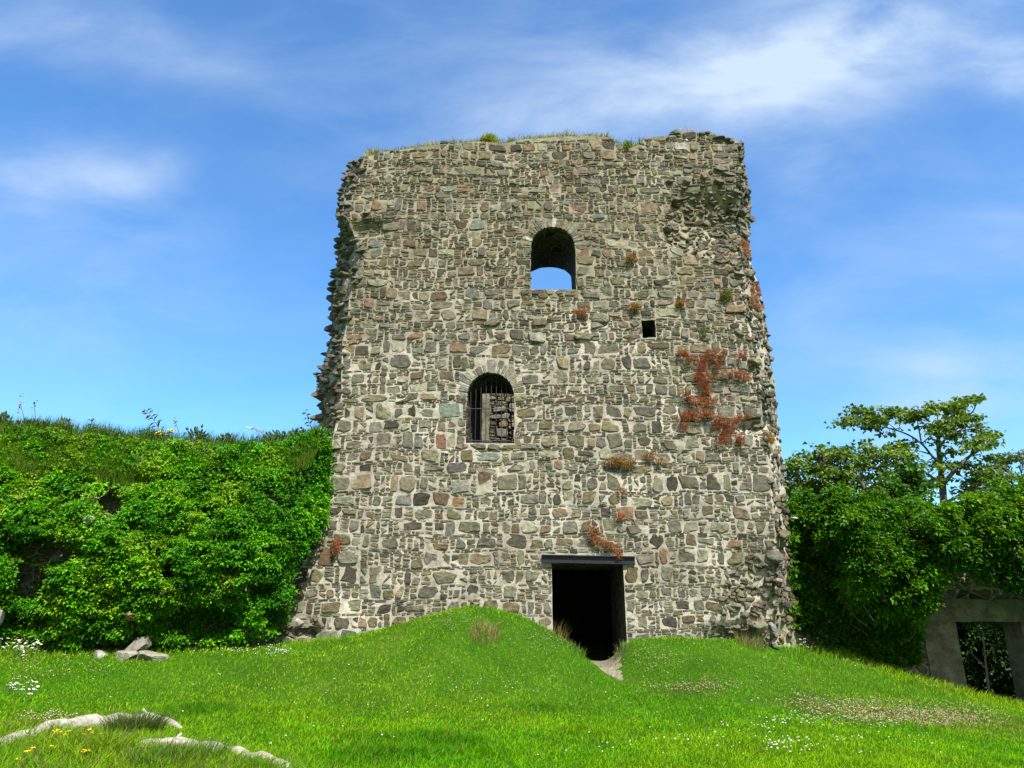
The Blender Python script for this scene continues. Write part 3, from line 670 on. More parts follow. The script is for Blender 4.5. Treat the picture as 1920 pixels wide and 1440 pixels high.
# stones that stand out of the broken top right corner, and a few others read off the wall
BIG = [(1267, 249, .2, .17, .13, (.15, .145, .11)), (1288, 262, .075, .08, .065, (.9, .9, .9)), (1316, 251, .17, .16, .07, (.11, .105, .09)), (1328, 249, .12, .15, .06, (.10, .098, .085)), (1372, 266, .12, .2, .10, (.15, .14, .10)), (1386, 276, .10, .2, .15, (.10, .095, .08)), (1389, 296, .09, .2, .1, (.10, .095, .08)),
       (1257, 341, .13, .24, .10, (.11, .115, .085)), (1286, 341, .15, .26, .10, (.19, .19, .155)), (1318, 333, .11, .26, .15, (.24, .16, .10)), (1348, 342, .17, .28, .12, (.15, .13, .10)), (1285, 352, .12, .2, .05, (.16, .13, .08)), (1318, 349, .09, .2, .06, (.12, .10, .07)), (1335, 359, .10, .2, .06, (.2, .22, .19)), (1380, 360, .13, .22, .12, (.15, .16, .14)), (1352, 318, .30, .18, .1, (.16, .155, .135)), (1293, 312, .2, .16, .12, (.13, .125, .105)), (1365, 328, .24, .18, .08, (.15, .15, .125)),
       (1400, 365, .07, .3, .16, (.06, .06, .055)), (1397, 392, .14, .3, .13, (.13, .125, .1)), (1312, 451, .13, .2, .1, (.09, .09, .082)), (1358, 466, .14, .24, .12, (.11, .11, .1)), (1345, 490, .14, .2, .09, (.09, .09, .085)), (1380, 494, .12, .2, .09, (.13, .13, .115)), (1385, 625, .2, .2, .16, (.15, .14, .1)), (1425, 793, .22, .22, .11, (.15, .145, .1)), (1440, 722, .15, .2, .10, (.16, .19, .17)), (1445, 742, .14, .2, .07, (.06, .06, .055)),
       (1475, 958, .09, .2, .12, (.07, .06, .055)), (1490, 971, .12, .3, .035, (.33, .32, .3)), (1470, 1000, .2, .2, .13, (.17, .15, .1)), (1462, 1088, .17, .2, .08, (.26, .2, .2)), (1480, 1106, .12, .16, .08, (.17, .16, .15)), (1430, 1170, .3, .25, .13, (.21, .2, .15)), (1455, 1178, .12, .2, .16, (.19, .2, .2)), (1480, 1135, .1, .2, .1, (.1, .09, .09)), (1465, 1052, .13, .16, .12, (.18, .18, .17)), (1440, 1115, .10, .2, .09, (.12, .12, .11)), (1482, 1160, .10, .2, .1, (.13, .11, .07)), (1405, 1180, .16, .2, .1, (.17, .165, .13)),
       (555, 1168, .22, .26, .17, (.33, .31, .25)), (540, 1140, .2, .22, .17, (.17, .14, .08)), (585, 1172, .17, .2, .1, (.2, .18, .12)),
       (672, 320, .11, .2, .13, (.05, .048, .042)), (662, 328, .16, .2, .09, (.10, .098, .085)), (652, 365, .13, .22, .07, (.17, .18, .165)), (655, 384, .17, .24, .10, (.17, .175, .155)), (690, 398, .19, .22, .11, (.24, .2, .125)), (648, 402, .12, .22, .1, (.16, .165, .14)), (605, 712, .14, .2, .12, (.08, .077, .07)), (612, 690, .13, .2, .09, (.06, .058, .055)), (628, 700, .15, .2, .08, (.17, .16, .10)), (620, 668, .15, .2, .1, (.09, .088, .08)), (625, 640, .12, .2, .1, (.12, .12, .115)), (662, 640, .14, .14, .16, (.17, .17, .13))]
for a, b, sx, sy, s_z, c in BIG:
    x, z = xz(a, b); rock(wall, (x, float(depth(x, z))+.02, z), (sx*.66, sy*.75, s_z*.66), c, R.normal()*.1, R.normal()*.07, planes=8, mi=1, face=(R.normal()*.12, -1, .08))
for (a, b, w_, h_, c) in [(1004, 634, .42, .25, (.30, .30, .235)), (1377, 580, .47, .21, (.27, .195, .125)), (1125, 597, .42, .24, (.21, .21, .15)), (1095, 632, .5, .17, (.2, .185, .125)), (925, 605, .4, .2, (.17, .165, .12)), (1012, 604, .34, .18, (.18, .14, .095))]:
    x, z = xz(a, b); put_stone(wall, x, z, w_, h_, 0, depth, .062, c, False)
front = part(wall, 'front_wall', [MORTAR, STONE, RUBBLE, RUBBLE_SHADED], tower)

# ---- sides, back and added ground floor vault
def rough_box(acc, x0, x1, y0, y1, z0, z1, st_, amp, col, mi=0):
    def face(o, u, v, nu, nv, flip):
        a, b = np.meshgrid(np.linspace(0, 1, nu+1), np.linspace(0, 1, nv+1)); q = o+a[..., None]*u+b[..., None]*v; q = q.reshape(-1, 3)
        q = q+np.stack((nz(q[:, 1], q[:, 2], 1, 2.1), nz(q[:, 0], q[:, 2], 2, 2.1), nz(q[:, 0]+q[:, 2], q[:, 1], 3, 2.1)), 1)*amp
        i = np.arange((nu+1)*(nv+1)).reshape(nv+1, nu+1); f = np.stack((i[:-1, :-1].ravel(), i[:-1, 1:].ravel(), i[1:, 1:].ravel(), i[1:, :-1].ravel()), 1)
        acc.add(q, f[:, ::-1] if flip else f, col, mi)
    o = np.array((x0, y0, z0)); dx, dy, dz = np.array((x1-x0, 0, 0)), np.array((0, y1-y0, 0)), np.array((0, 0, z1-z0))
    k = lambda d: max(1, int(np.linalg.norm(d)/st_))
    face(o, dx, dz, k(dx), k(dz), False); face(o+dy, dx, dz, k(dx), k(dz), True); face(o, dy, dz, k(dy), k(dz), True); face(o+dx, dy, dz, k(dy), k(dz), False)
    face(o, dx, dy, k(dx), k(dy), True); face(o+dz, dx, dy, k(dx), k(dy), False)
for nm, x0, x1 in (('left_wall', -4.35, -2.9), ('right_wall', 3.7, 5.0)):
    s = Acc(); rough_box(s, x0, x1, 16.85, 22.7, -.6, 9.6, .3, .06, (.3, .3, .3))
    part(s, nm, RUBBLE, tower)
s = Acc(); bz = 8.6
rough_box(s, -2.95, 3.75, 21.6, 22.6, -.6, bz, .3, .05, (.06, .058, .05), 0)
courses(s, lambda U, V: (U > -2.6) & (U < 2.2) & (V > 5.2) & (V < bz+.1*nz(U, V, 2, 3)), (-2.6, 2.2), (5.2, bz), lambda x, z: 21.57+0*x, lambda z: stcol(z)*1.45, lambda v: 0., prot=(.05, .13), gap=(.004, .012), warp=True)
pr_ = P(908, 780, 20.3)
rough_box(s, P(902, 780, 21.25)[0], P(917, 780, 21.25)[0], 21.25, 21.62, 1, bz, .12, .035, (.26, .25, .18), 0)
part(s, 'back_wall', [MORTAR, STONE], tower)
s = Acc(); rough_box(s, -2.95, 3.75, 17.0, 21.7, 4.2, 4.7, .3, .04, (.3, .3, .3)); part(s, 'added_vault_floor', RUBBLE, tower)  # unseen slab added overhead so the doorway interior stays black

# ---- steel lintel over the doorway (I section)
s = Acc(); lx0, lx1, lz0, lz1 = LT; hh = lz1-lz0; tf = .02; yb = YT-.075
zc = lambda t: -.02*t*0
prof = [(yb, lz0), (yb+.13, lz0), (yb+.13, lz0+tf), (yb+.075, lz0+tf), (yb+.075, lz1-tf), (yb+.13, lz1-tf), (yb+.13, lz1), (yb, lz1), (yb, lz1-tf), (yb+.05, lz1-tf), (yb+.05, lz0+tf), (yb, lz0+tf)]
V = [(x, a, b-(.035 if x == lx1 else 0)+.01) for x in (lx0, lx1) for a, b in prof]; k = len(prof)
s.add(V, [(i, (i+1) % k, k+(i+1) % k, k+i) for i in range(k)]+[tuple(range(k-1, -1, -1)), tuple(range(k, 2*k))], (.02, .02, .04))
part(s, 'steel_lintel', STEEL, tower)
# ---- iron grille in the lower window
gy = YT+.16
zr = xz(960, 763)[1]; zr0 = xz(960, 823.5)[1]
go = bpy.data.objects.new('window_grille', None); sc.collection.objects.link(go); go.parent = tower; go.location = np.array((GWN[0], gy, GWN[2]))-np.array(tower.location)
def bar(nm, p, q_, r):
    b_ = Acc(); tube(b_, [p, q_], r, (.02, .02, .02), 6); o = b_.build(nm, IRON, None, origin=p); o.parent = go; o.location = np.array(p)-np.array((GWN[0], gy, GWN[2]))
for z in (zr, zr0): bar('rail', (GWN[0]-.04, gy, z), (GWN[1]+.04, gy, z), .011)
nb = 9
for i in range(nb):
    x = GWN[0]+(i+.72)/(nb+.25)*(GWN[1]-GWN[0]); c = (GWN[0]+GWN[1])/2; a = (GWN[1]-GWN[0])/2
    zt = GZS+(GWN[3]-GZS)*math.sqrt(max(0, 1-((x-c)/a)**2))
    bar('bar', (x, gy, GWN[2]-.02), (x, gy, zt+.03), .0085)

# ------------------------------------------------------------------ plants on the tower
def sc_blades(acc, pos, n, ln, col, spread=1.0, up=.35, wd=.012):
    """fine upright and hanging strands of small wall plants"""
    d = np.stack((R.normal(size=len(pos))*.6*spread, -R.uniform(.35, 1.0, len(pos)), R.normal(size=len(pos))*.55+up), 1)
    leaves(acc, pos, d, norm(R.normal(size=(len(pos), 3))+np.array((0, -1., .6))), ln, wd, col)
RED = [(.46, .12, .085), (.52, .17, .11), (.42, .12, .115), (.50, .22, .07)]; OCH = [(.42, .26, .05), (.34, .26, .05), (.24, .24, .04)]; GRN = [(.12, .22, .02), (.16, .27, .03)]
def wall_plant(label, strokes, n, mix, ln=(.035, .085), thick=.10, group='small plants growing on the tower front', name='wall_plant'):
    """strokes: lists of (px, py, half width in px)"""
    seg = []; wt = []
    for st_ in strokes:
        if len(st_) == 1: st_ = [st_[0], (st_[0][0]+1, st_[0][1], st_[0][2])]
        for a, b in zip(st_[:-1], st_[1:]): seg.append((a, b)); wt.append((math.hypot(a[0]-b[0], a[1]-b[1])+a[2])*(a[2]+b[2]))
    wt = np.array(wt)/sum(wt); ch = R.choice(len(seg), n, p=wt); ps = []; cl = []
    pal = [c for c, _ in mix]; pw = np.array([q for _, q in mix]); pw = pw/pw.sum()
    for i in ch:
        a, b = seg[i]; t = R.random(); r = a[2]*(1-t)+b[2]*t; an, rr = R.uniform(0, 2*np.pi), r*math.sqrt(R.random())*1.25
        x, z = xz(a[0]*(1-t)+b[0]*t+rr*math.cos(an), a[1]*(1-t)+b[1]*t+rr*math.sin(an)*.8)
        e = max(0, 1-(rr/r/1.25)**2)
        if n > 3000 and nz(x*6, z*6, 5) < -.3+R.normal()*.15: continue
        ps.append((x, float(depth(x, z))-.03-R.random()*thick*(.35+.65*e), z))
        k = .5+.5*nz(x*9, z*9, 3); pp = pw*np.exp(np.linspace(-1.2, 1.2, len(pw))*(k-.5)*2); pp /= pp.sum(); cl.append(np.array(pal[R.choice(len(pal), p=pp)])*R.uniform(.6, 1.35))
    ps = np.array(ps); o = ps.mean(0); o[1] += .1
    a = Acc(); n = len(ps); sc_blades(a, ps, n, R.uniform(ln[0], ln[1], n), np.array(cl))
    tag(a.build(name, DRY, origin=tuple(o)), label, 'plant', group)
mixR = [(c, 3) for c in RED]+[(c, 1.3) for c in OCH]; mixO = [(c, 1) for c in RED]+[(c, 2) for c in OCH]+[(GRN[0], 1)]; mixG = [(c, 1) for c in GRN]
wall_plant('large branching mat of red and ochre creeper spread over the right side of the tower',
  [[(1272, 662, 5), (1292, 668, 9)], [(1285, 678, 5), (1312, 676, 8), (1330, 668, 10), (1356, 666, 9)], [(1318, 682, 9), (1316, 700, 8), (1310, 712, 11), (1335, 712, 9)], [(1343, 678, 7), (1346, 698, 6)], [(1352, 704, 6), (1375, 704, 8), (1400, 712, 9)], [(1312, 720, 8), (1325, 735, 8), (1325, 750, 7)],
   [(1285, 738, 6), (1295, 755, 9), (1312, 756, 8), (1340, 754, 6)], [(1268, 786, 6), (1290, 782, 12), (1312, 778, 12), (1325, 776, 6)], [(1328, 778, 6), (1345, 790, 11), (1360, 798, 9), (1388, 786, 5), (1404, 782, 4)], [(1342, 802, 8), (1362, 812, 8)], [(1345, 830, 11), (1360, 826, 10)], [(1372, 812, 8), (1385, 826, 9), (1392, 836, 5)], [(1380, 672, 6), (1394, 668, 6)], [(1278, 802, 6), (1284, 806, 6)]], 9500, mixR, (.035, .085), .13)
for lab, st_, n, mx_ in [
  ('long ochre cushion plant on the ledge below the red creeper, left of its smaller neighbour', [[(1138, 868, 8), (1168, 868, 9)], [(1172, 876, 7), (1188, 866, 7)]], 900, mixO),
  ('small red and ochre cushion with a red tail, right of the long cushion', [[(1212, 856, 7), (1226, 856, 8)], [(1232, 864, 5), (1243, 868, 5)]], 420, mixO),
  ('red creeper hanging down in a diagonal strand over the steel lintel', [[(1104, 990, 7), (1118, 996, 11)], [(1112, 1004, 10), (1120, 1018, 8), (1140, 1022, 6), (1156, 1034, 8), (1162, 1048, 4)]], 1100, mixR),
  ('red tuft low on the tower beside the edge of the ivy', [[(634, 1014, 8), (632, 1030, 6), (628, 1042, 4)]], 420, mixR),
  ('round red and green cushion to the right of the upper window', [[(1180, 489, 8), (1183, 486, 6)]], 320, mixO),
  ('red tuft below the upper window, left of the square hole', [[(1078, 590, 5), (1090, 587, 8), (1098, 586, 5)]], 300, mixR),
  ('small ochre tuft just above and left of the square hole', [[(1188, 578, 8), (1190, 580, 6)]], 260, mixO),
  ('ochre green tuft above and right of the square hole', [[(1270, 572, 5), (1280, 570, 8)]], 240, mixO),
  ('round yellow green cushion above the large tan slab', [[(1358, 554, 9), (1364, 556, 7)]], 380, [(OCH[2], 2), (OCH[1], 1), (GRN[0], 2)]),
  ('tiny bright green weed between the square hole and the red creeper', [[(1316, 626, 6), (1319, 622, 5)]], 160, mixG),
  ('red tuft on the broken right edge at the height of the upper window', [[(1396, 448, 8), (1400, 462, 6), (1402, 478, 4)]], 360, mixR),
  ('red mat clinging to the broken right edge below the upper window', [[(1412, 535, 7), (1416, 550, 8), (1410, 575, 6), (1424, 582, 7)]], 560, mixR),
  ('faint red tuft on the stones above the diagonal strand', [[(1160, 966, 7), (1166, 972, 5)]], 150, mixR),
  ('tiny red tuft below the long ochre cushion', [[(1164, 918, 5), (1166, 926, 4)]], 90, mixR),
  ('thin brown tuft on the right edge under the jutting slab', [[(1440, 818, 7), (1446, 832, 4)]], 170, [(RED[3], 2), (OCH[0], 2)])]:
    wall_plant(lab, st_, n, mx_)
# grass growing along the broken wall head
a = Acc(); tops = np.array([(684, 292)]+TOP); tx = R.uniform(688, 1205, 14000); ty = np.interp(tx, tops[:, 0], tops[:, 1])
dn = .6+.4*(nz(tx, ty*0, 3, .05) > -.25)
k = R.random(len(tx)) < dn; tx, ty = tx[k], ty[k]
ps = np.array([P(x, y, YT) for x, y in zip(tx, ty)]); ps[:, 1] += R.uniform(.03, .7, len(ps)); ps[:, 2] -= .03
hh = R.uniform(.07, .19, len(ps))*(1+.9*np.clip(nz(tx, ty*0, 8, .03), 0, 1)); ln_ = np.stack((R.normal(size=len(ps))*.5+.15, R.normal(size=len(ps))*.4-.2, np.zeros(len(ps))), 1)
cg = np.where((R.random(len(ps)) < .55)[:, None], np.array((.44, .42, .16)), np.array((.26, .36, .06)))*R.uniform(.7, 1.2, (len(ps), 1))
blades(a, ps, hh, .02, ln_, cg)
q = R.uniform(0, 1, 260); tx2 = np.where(q < .4, R.uniform(680, 706, 260), np.where(q < .75, R.uniform(798, 815, 260), R.uniform(1275, 1300, 260)))
p2 = np.array([P(x, y, YT+.2) for x, y in zip(tx2, np.interp(tx2, tops[:, 0], tops[:, 1]))]); p2[:, 2] -= .02
blades(a, p2, R.uniform(.12, .28, 260), .008, np.stack((R.normal(size=260)*.3+.1, R.normal(size=260)*.3, np.zeros(260)), 1), np.array((.5, .45, .3))*np.ones((260, 1)))
tag(a.build('grass', DRY, origin=tuple(P(940, 270, YT))), 'pale dry grass along the broken head of the tower', 'grass', kind='stuff')
def tuft(name, label, cat, p, r, h, n, ln, wd, cols, m, group=None, trunk=None):
    """rounded bush of upward pointing small leaves with stems"""
    t = thing(name, label, cat, p, group); f = Acc()
    u = norm(R.normal(size=(n, 3))); u[:, 2] = np.abs(u[:, 2]); rr = R.random(n)**.45
    ps = np.array(p)+u*rr[:, None]*np.array((r, r, h)); cl = np.array(cols)[R.integers(len(cols), size=n)]*R.uniform(.7, 1.25, (n, 1))
    leaves(f, ps, u+np.array((0, 0, .9))+R.normal(size=(n, 3))*.3, u+R.normal(size=(n, 3))*.6, R.uniform(.7, 1.3, n)*ln, wd, cl)
    part(f, 'leaves', m, t); s_ = Acc()
    for _ in range(7):
        v = norm(R.normal(size=3)+np.array((0, 0, 1.2))); v[2] = abs(v[2])
        tube(s_, [np.array(p)-np.array((0, 0, .03)), np.array(p)+v*np.array((r, r, h))*.75], [.008, .004], (.12, .09, .05), 4)
    part(s_, 'stems', TWIG, t); return t
tuft('shrub', 'small bright yellow green shrub on the head of the tower', 'shrub', P(918, 270, YT+.15), .21, .2, 700, .09, .02, [(.36, .42, .02), (.44, .46, .02), (.2, .3, .02)], LEAF)
tuft('weed', 'small green weed in the dip of the tower head', 'weed', P(1177, 279, YT-.02), .09, .22, 150, .08, .02, [(.2, .32, .04), (.14, .24, .03)], LEAF)

# ------------------------------------------------------------------ bank of ivy against the wall on the left
def yl(px): return np.interp(px, [-450, 0, 620], [11.95, 13.35, 15.0])
lw = Acc(); a0, a1 = P(-420, 1000, 12.0), P(612, 1000, 15.25)
dirw = norm((a1-a0)*np.array((1, 1, 0))); nrm = np.array((dirw[1], -dirw[0], 0)); Lw = np.linalg.norm((a1-a0)[:2])
topz = P(300, 845, 14.1)[2]; botz = -.3; nu, nv = int(Lw/.2), 18
V = []
for side in (0, 1):
    for j in range(nv+1):
        for i in range(nu+1):
            u_, z = i/nu*Lw, botz+(topz-botz)*j/nv; q = np.array((a0[0], a0[1], 0))+dirw*u_-nrm*(side*1.2); tz_ = np.interp(u_/Lw, [0, .5, .62, .80, .93, 1], [topz+.12, topz+.05, topz, topz-.02, topz+.12, topz+.42]); q[2] = botz+(tz_-botz)*j/nv+(.06*float(nz(u_, 0, 3, 1.1)) if j == nv else 0)
            V.append(q+nrm*.08*float(nz(u_, z, 5+side, 1.3)))
m_ = (nu+1)*(nv+1); F = []
for j in range(nv):
    for i in range(nu):
        k = j*(nu+1)+i; F += [(k, k+1, k+nu+2, k+nu+1), (m_+k+1, m_+k, m_+k+nu+1, m_+k+nu+2)]
for i in range(nu): k = nv*(nu+1)+i; F.append((k, k+1, m_+k+1, m_+k))
lw.add(V, F, (.2, .2, .2)); tag(lw.build('stone_wall', RUBBLE, origin=(a0[0]+3, a0[1]+1, 0)), 'ruined stone wall buried under green ivy at the left of the tower', 'wall')
IVYR = np.array([(-430, 800), (0, 800), (100, 805), (200, 822), (330, 828), (440, 832), (520, 832), (590, 806), (605, 812), (618, 840), (616, 905), (610, 962), (594, 1012), (562, 1050), (552, 1085), (546, 1120), (538, 1160), (520, 1196), (460, 1206), (330, 1210), (200, 1205), (60, 1225), (-430, 1245)], float)
VOID = [(85, 1035, 62, 26, .95), (60, 1085, 34, 45, .95), (208, 945, 26, 30, .8), (316, 1072, 14, 16, .95), (235, 900, 34, 14, .6), (380, 1165, 70, 26, .8), (490, 1110, 30, 16, .4), (250, 985, 20, 14, .5), (40, 1165, 60, 14, .5), (405, 1010, 60, 8, .3), (520, 1160, 24, 22, .7), (340, 1000, 30, 8, .3), (450, 1070, 40, 8, .4)]
def void(px, py):
    v = np.zeros(np.shape(px))
    for a, b, rx, ry, s_ in VOID: v = np.maximum(v, s_*np.exp(-(((px-a)/rx)**2+((py-b)/ry)**2)**2))
    return v
def bulge(px, py):
    t = np.clip((py-790)/430, 0, 1); b = .12+.95*np.sin(np.pi*np.clip(t*.88, 0, 1))**1.25*np.clip((640-px)/150, .12, 1)
    return b+.15*nz(px, py, 2, .012)+.09*nz(px, py, 7, .03)-1.15*void(px, py)
def ivy_clumps(acc, n, region, yfun, vfun, cols, rad, per, ln, tier=1.0, bright=None, aspect=.55):
    lo, hi = region.min(0), region.max(0); got = 0
    while got < n:
        px, py = R.uniform(lo[0], hi[0]), R.uniform(lo[1], hi[1])
        if not pin(region, np.array(px), np.array(py)) or R.random() < vfun(px, py): continue
        got += 1; Y = float(yfun(px, py)); c = P(px, py, Y-R.uniform(-.08, .10)); r = R.uniform(*rad); m = int(per*R.uniform(.6, 1.4))
        u = norm(R.normal(size=(m, 3))*np.array((1, .8, .7))+np.array((.05, -.75, .45)))
        ps = c+u*R.uniform(.55, 1.0, (m, 1))*np.array((r, r, r*aspect))
        d = u*.8+np.array((0, -.35, -.35*tier))+R.normal(size=(m, 3))*.4; nn = np.array((.25, -.85, 1.1))+u*.5+R.normal(size=(m, 3))*.4
        g = cols[min(int(R.random()**1.2*len(cols)), len(cols)-1)] if bright is None else bright(px, py)
        cl = np.array(g)*R.uniform(.8, 1.2)*R.uniform(.7, 1.3, (m, 1))
        L_ = R.uniform(*ln)*R.uniform(.75, 1.25, m); leaves(acc, ps, d, nn, L_, L_*R.uniform(.5, .75, m), cl)
G1 = [(.044, .205, .004), (.066, .275, .005), (.098, .335, .006), (.14, .37, .008), (.20, .39, .012)]
def brl(px, py):
    k = float(np.clip(.5+.6*nz(px, py, 5, .018)+.15*(py < 960)-.35*np.clip((px-420)/160, 0, 1), 0, .999))
    if 60 < px < 330 and 1000 < py < 1160 and R.random() < .5: k = min(.999, k+.35)
    return G1[int(k*len(G1))]
ivL = thing('ivy', 'dense green ivy bank covering the wall left of the tower', 'ivy', P(300, 1215, 13.6))
f = Acc(); yb_ = lambda px, py: yl(px)-bulge(px, py)
ivy_clumps(f, 5800, IVYR, yb_, lambda a, b: float(void(a, b)), None, (.07, .17), 24, (.045, .075), 1.0, brl)
n = 34000; px = R.uniform(-430, 625, n); py = R.uniform(800, 1225, n); k = pin(IVYR, px, py); px, py = px[k], py[k]; n = len(px)
Y = yl(px)-bulge(px, py)+R.uniform(.12, .5, n); Y = np.minimum(Y, yl(px)-.02); d_ = np.array([ray(x, y) for x, y in zip(px, py)]); ps = d_*(Y/d_[:, 1])[:, None]; ps[:, 2] += EYE
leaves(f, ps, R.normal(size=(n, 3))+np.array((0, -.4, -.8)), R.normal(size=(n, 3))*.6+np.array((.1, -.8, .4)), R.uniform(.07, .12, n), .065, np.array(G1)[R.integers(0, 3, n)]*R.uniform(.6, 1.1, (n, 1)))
edge = np.array([(560, 1046), (596, 1006), (612, 958), (616, 905), (619, 850), (612, 806), (585, 806), (560, 850), (560, 960), (535, 1040)], float)
ivy_clumps(f, 420, edge, lambda px, py: 14.92-.10*R.random(), lambda a, b: 0, None, (.05, .12), 16, (.045, .075), .8, lambda a, b: G1[R.integers(0, 4)])
stray = np.array([(596, 800), (604, 800), (632, 790), (628, 800), (622, 830), (628, 870), (620, 930), (622, 965), (608, 1000), (596, 1000)], float)
ivy_clumps(f, 75, stray, lambda px, py: 14.93, lambda a, b: 0, None, (.04, .07), 9, (.04, .065), .8, lambda a, b: G1[R.integers(1, 5)])
part(f, 'foliage', IVY, ivL)
s_ = Acc()
for _ in range(120):
    px, py = (R.normal(208, 26), R.normal(935, 26)) if R.random() < .5 else (R.uniform(20, 560), R.uniform(900, 1200))
    c = P(px, py, float(yl(px)-bulge(px, py))+R.uniform(-.05, .12)); L_ = R.uniform(.12, .45); d = norm(R.normal(size=3)*np.array((1, .4, 1)))
    tube(s_, spline([c-d*L_/2, c+R.normal(size=3)*.04, c+d*L_/2], 6), R.uniform(.005, .011), np.array((.32, .24, .15))*R.uniform(.5, 1.2), 5)
part(s_, 'stems', TWIG, ivL)
# rough grass and herbs along the top of the bank
a = Acc(); n = 32000; px = R.uniform(-420, 600, n); tp_ = np.interp(px, [-150, 0, 150, 300, 450, 540, 600], [800, 795, 806, 822, 832, 826, 802]); py = tp_+R.random(n)**1.3*95-4+8*nz(px, 0, 1, .02)
k = (py < tp_+105-45*np.clip((px-150)/300, 0, 1)) & (px < 598-np.clip(py-830, 0, 200)*.4); px, py, tp_ = px[k], py[k], tp_[k]; n = len(px)
Y = yl(px)-.05-.62*np.clip((py-tp_)/75, -.1, 1)+R.uniform(-.1, .35, n)*(py < tp_+25)
d_ = np.array([ray(x, y) for x, y in zip(px, py)]); ps = d_*(Y/d_[:, 1])[:, None]; ps[:, 2] += EYE-.10
cg = np.array([(.08, .21, .008), (.12, .25, .012), (.17, .27, .03), (.24, .29, .08), (.06, .18, .008)])[R.integers(5, size=n)]*R.uniform(.7, 1.3, (n, 1))
blades(a, ps, R.uniform(.12, .34, n), R.uniform(.007, .015, n), np.stack((R.normal(size=n)*.35+.25, R.normal(size=n)*.3-.35, np.zeros(n)), 1), cg)
tag(a.build('grass', GRASSM, origin=tuple(P(300, 820, 14))), 'long rough grass along the top of the ivy bank', 'grass', kind='stuff')
# weeds standing against the sky on the bank
def sprig(label, pts, Y, nl_, ln, wd, cols, group='weeds on top of the ivy bank', name='weed', head=None, both=True, mat_=None):
    pts = [P(x, y, Y+R.normal()*.02) for x, y in pts]; t = thing(name, label, 'weed', pts[0], group)
    s_ = Acc(); sp_ = spline(pts, 14); tube(s_, sp_, np.linspace(.010, .005, 14), np.array((.12, .13, .05)), 5); part(s_, 'stem', TWIG, t)
    if nl_:
        f = Acc(); k = np.linspace(3, 13, nl_); i = k.astype(int).clip(0, 12); ps = sp_[i]+(sp_[i+1]-sp_[i])*(k-i)[:, None]
        tg = norm(sp_[i+1]-sp_[i]); sd_ = np.where(np.arange(nl_) % 2 == 0, 1, -1)[:, None]*np.cross(tg, np.array((0, 1., 0)))
        d = sd_+tg*.3+R.normal(size=(nl_, 3))*.35+np.array((0, -.2, -.25)); cl = np.array(cols)[R.integers(len(cols), size=nl_)]*R.uniform(.7, 1.3, (nl_, 1))
        leaves(f, ps, d, R.normal(size=(nl_, 3))*.5+np.array((0, -.5, .8)), 1.5*ln*np.linspace(1.2, .7, nl_), 1.5*wd*np.linspace(1.2, .7, nl_), cl); part(f, 'leaves', LEAF, t)
    if head:
        f = Acc(); c, m, sz, hcol = sp_[-1], head[0], head[1], head[2]
        for _ in range(m):
            q = c+R.normal(size=3)*np.array(sz); v = ICV1*R.uniform(.011, .019); f.add(v+q, ICF1, np.array(hcol)*R.uniform(.8, 1.2))
        part(f, 'flower_head', PETAL, t)
GW_ = [(.05, .10, .03), (.07, .13, .04), (.12, .16, .08)]
sprig('leaning weed with paired pale leaves, tallest on the bank', [(304, 822), (296, 800), (285, 782), (273, 768)], 14.0, 13, .10, .05, GW_)
sprig('short leafy sprig on the bank between the tall seed stalks and the tallest leaning weed', [(176, 826), (174, 806), (171, 786)], 13.8, 10, .08, .045, GW_)
sprig('dark thin sprig rising beside the broken left edge of the tower', [(586, 808), (579, 790), (572, 770)], 14.9, 8, .08, .05, GW_)
sprig('cream flower umbel on a bent stalk near the tower', [(500, 828), (492, 812), (474, 803)], 14.6, 4, .07, .03, GW_, head=(22, (.07, .04, .02), (.6, .6, .5)))
sprig('bare forked stalk between yellow flowers and the bramble', [(338, 824), (334, 806), (328, 790)], 14.2, 0, .05, .02, GW_, head=(6, (.02, .02, .04), (.2, .16, .12)))
sprig('reddish seed stalk at the outer end of the bank', [(50, 805), (44, 780), (38, 756)], 13.4, 0, .05, .02, GW_, head=(16, (.015, .015, .08), (.35, .22, .24)))
sprig('dark seed stalk beside the reddish stalk', [(70, 808), (66, 780), (64, 754)], 13.45, 0, .05, .02, GW_, head=(7, (.03, .02, .05), (.14, .13, .2)))
for i, (x, y, lab) in enumerate([(318, 822, 'yellow ragwort head at the foot of the tallest leaning weed'), (300, 826, 'smaller yellow ragwort just left of the brighter yellow head')]):
    sprig(lab, [(x, y), (x, y-8), (x+1, y-14)], 14.0, 6, .07, .03, GW_, head=(16-5*i, (.07-.02*i, .04, .02), (.75, .62, .02)))
def bush_on_top(label, x, y, w_, h_, Y, n=90):
    tuft('bramble', label, 'bramble', P(x, y, Y), w_*.0105, h_*.0105, n, .085, .05, [(.05, .11, .03), (.08, .15, .04), (.15, .19, .10)], LEAF, 'brambles on top of the ivy bank')
for x, y, w_, h_, lab in [(368, 826, 24, 26, 'low bramble mound halfway along the bank, right of the yellow flowers'), (118, 812, 16, 26, 'dark bramble on the bank, right of the seed stalks'), (270, 828, 26, 20, 'bramble just left of the tallest weed'), (425, 832, 22, 16, 'flat bramble between the mound and the cream umbel'), (4, 800, 14, 26, 'bramble at the outer edge of the photo'), (62, 806, 34, 16, 'wide low bramble below the seed stalks'), (518, 828, 26, 20, 'pale bramble next to the cream umbel, toward the tower'), (205, 824, 24, 12, 'low bramble right of the short leafy sprig'), (560, 822, 22, 20, 'yellowish bramble close to the tower')]:
    bush_on_top(lab, x, y, w_, h_, float(yl(x))-.05)
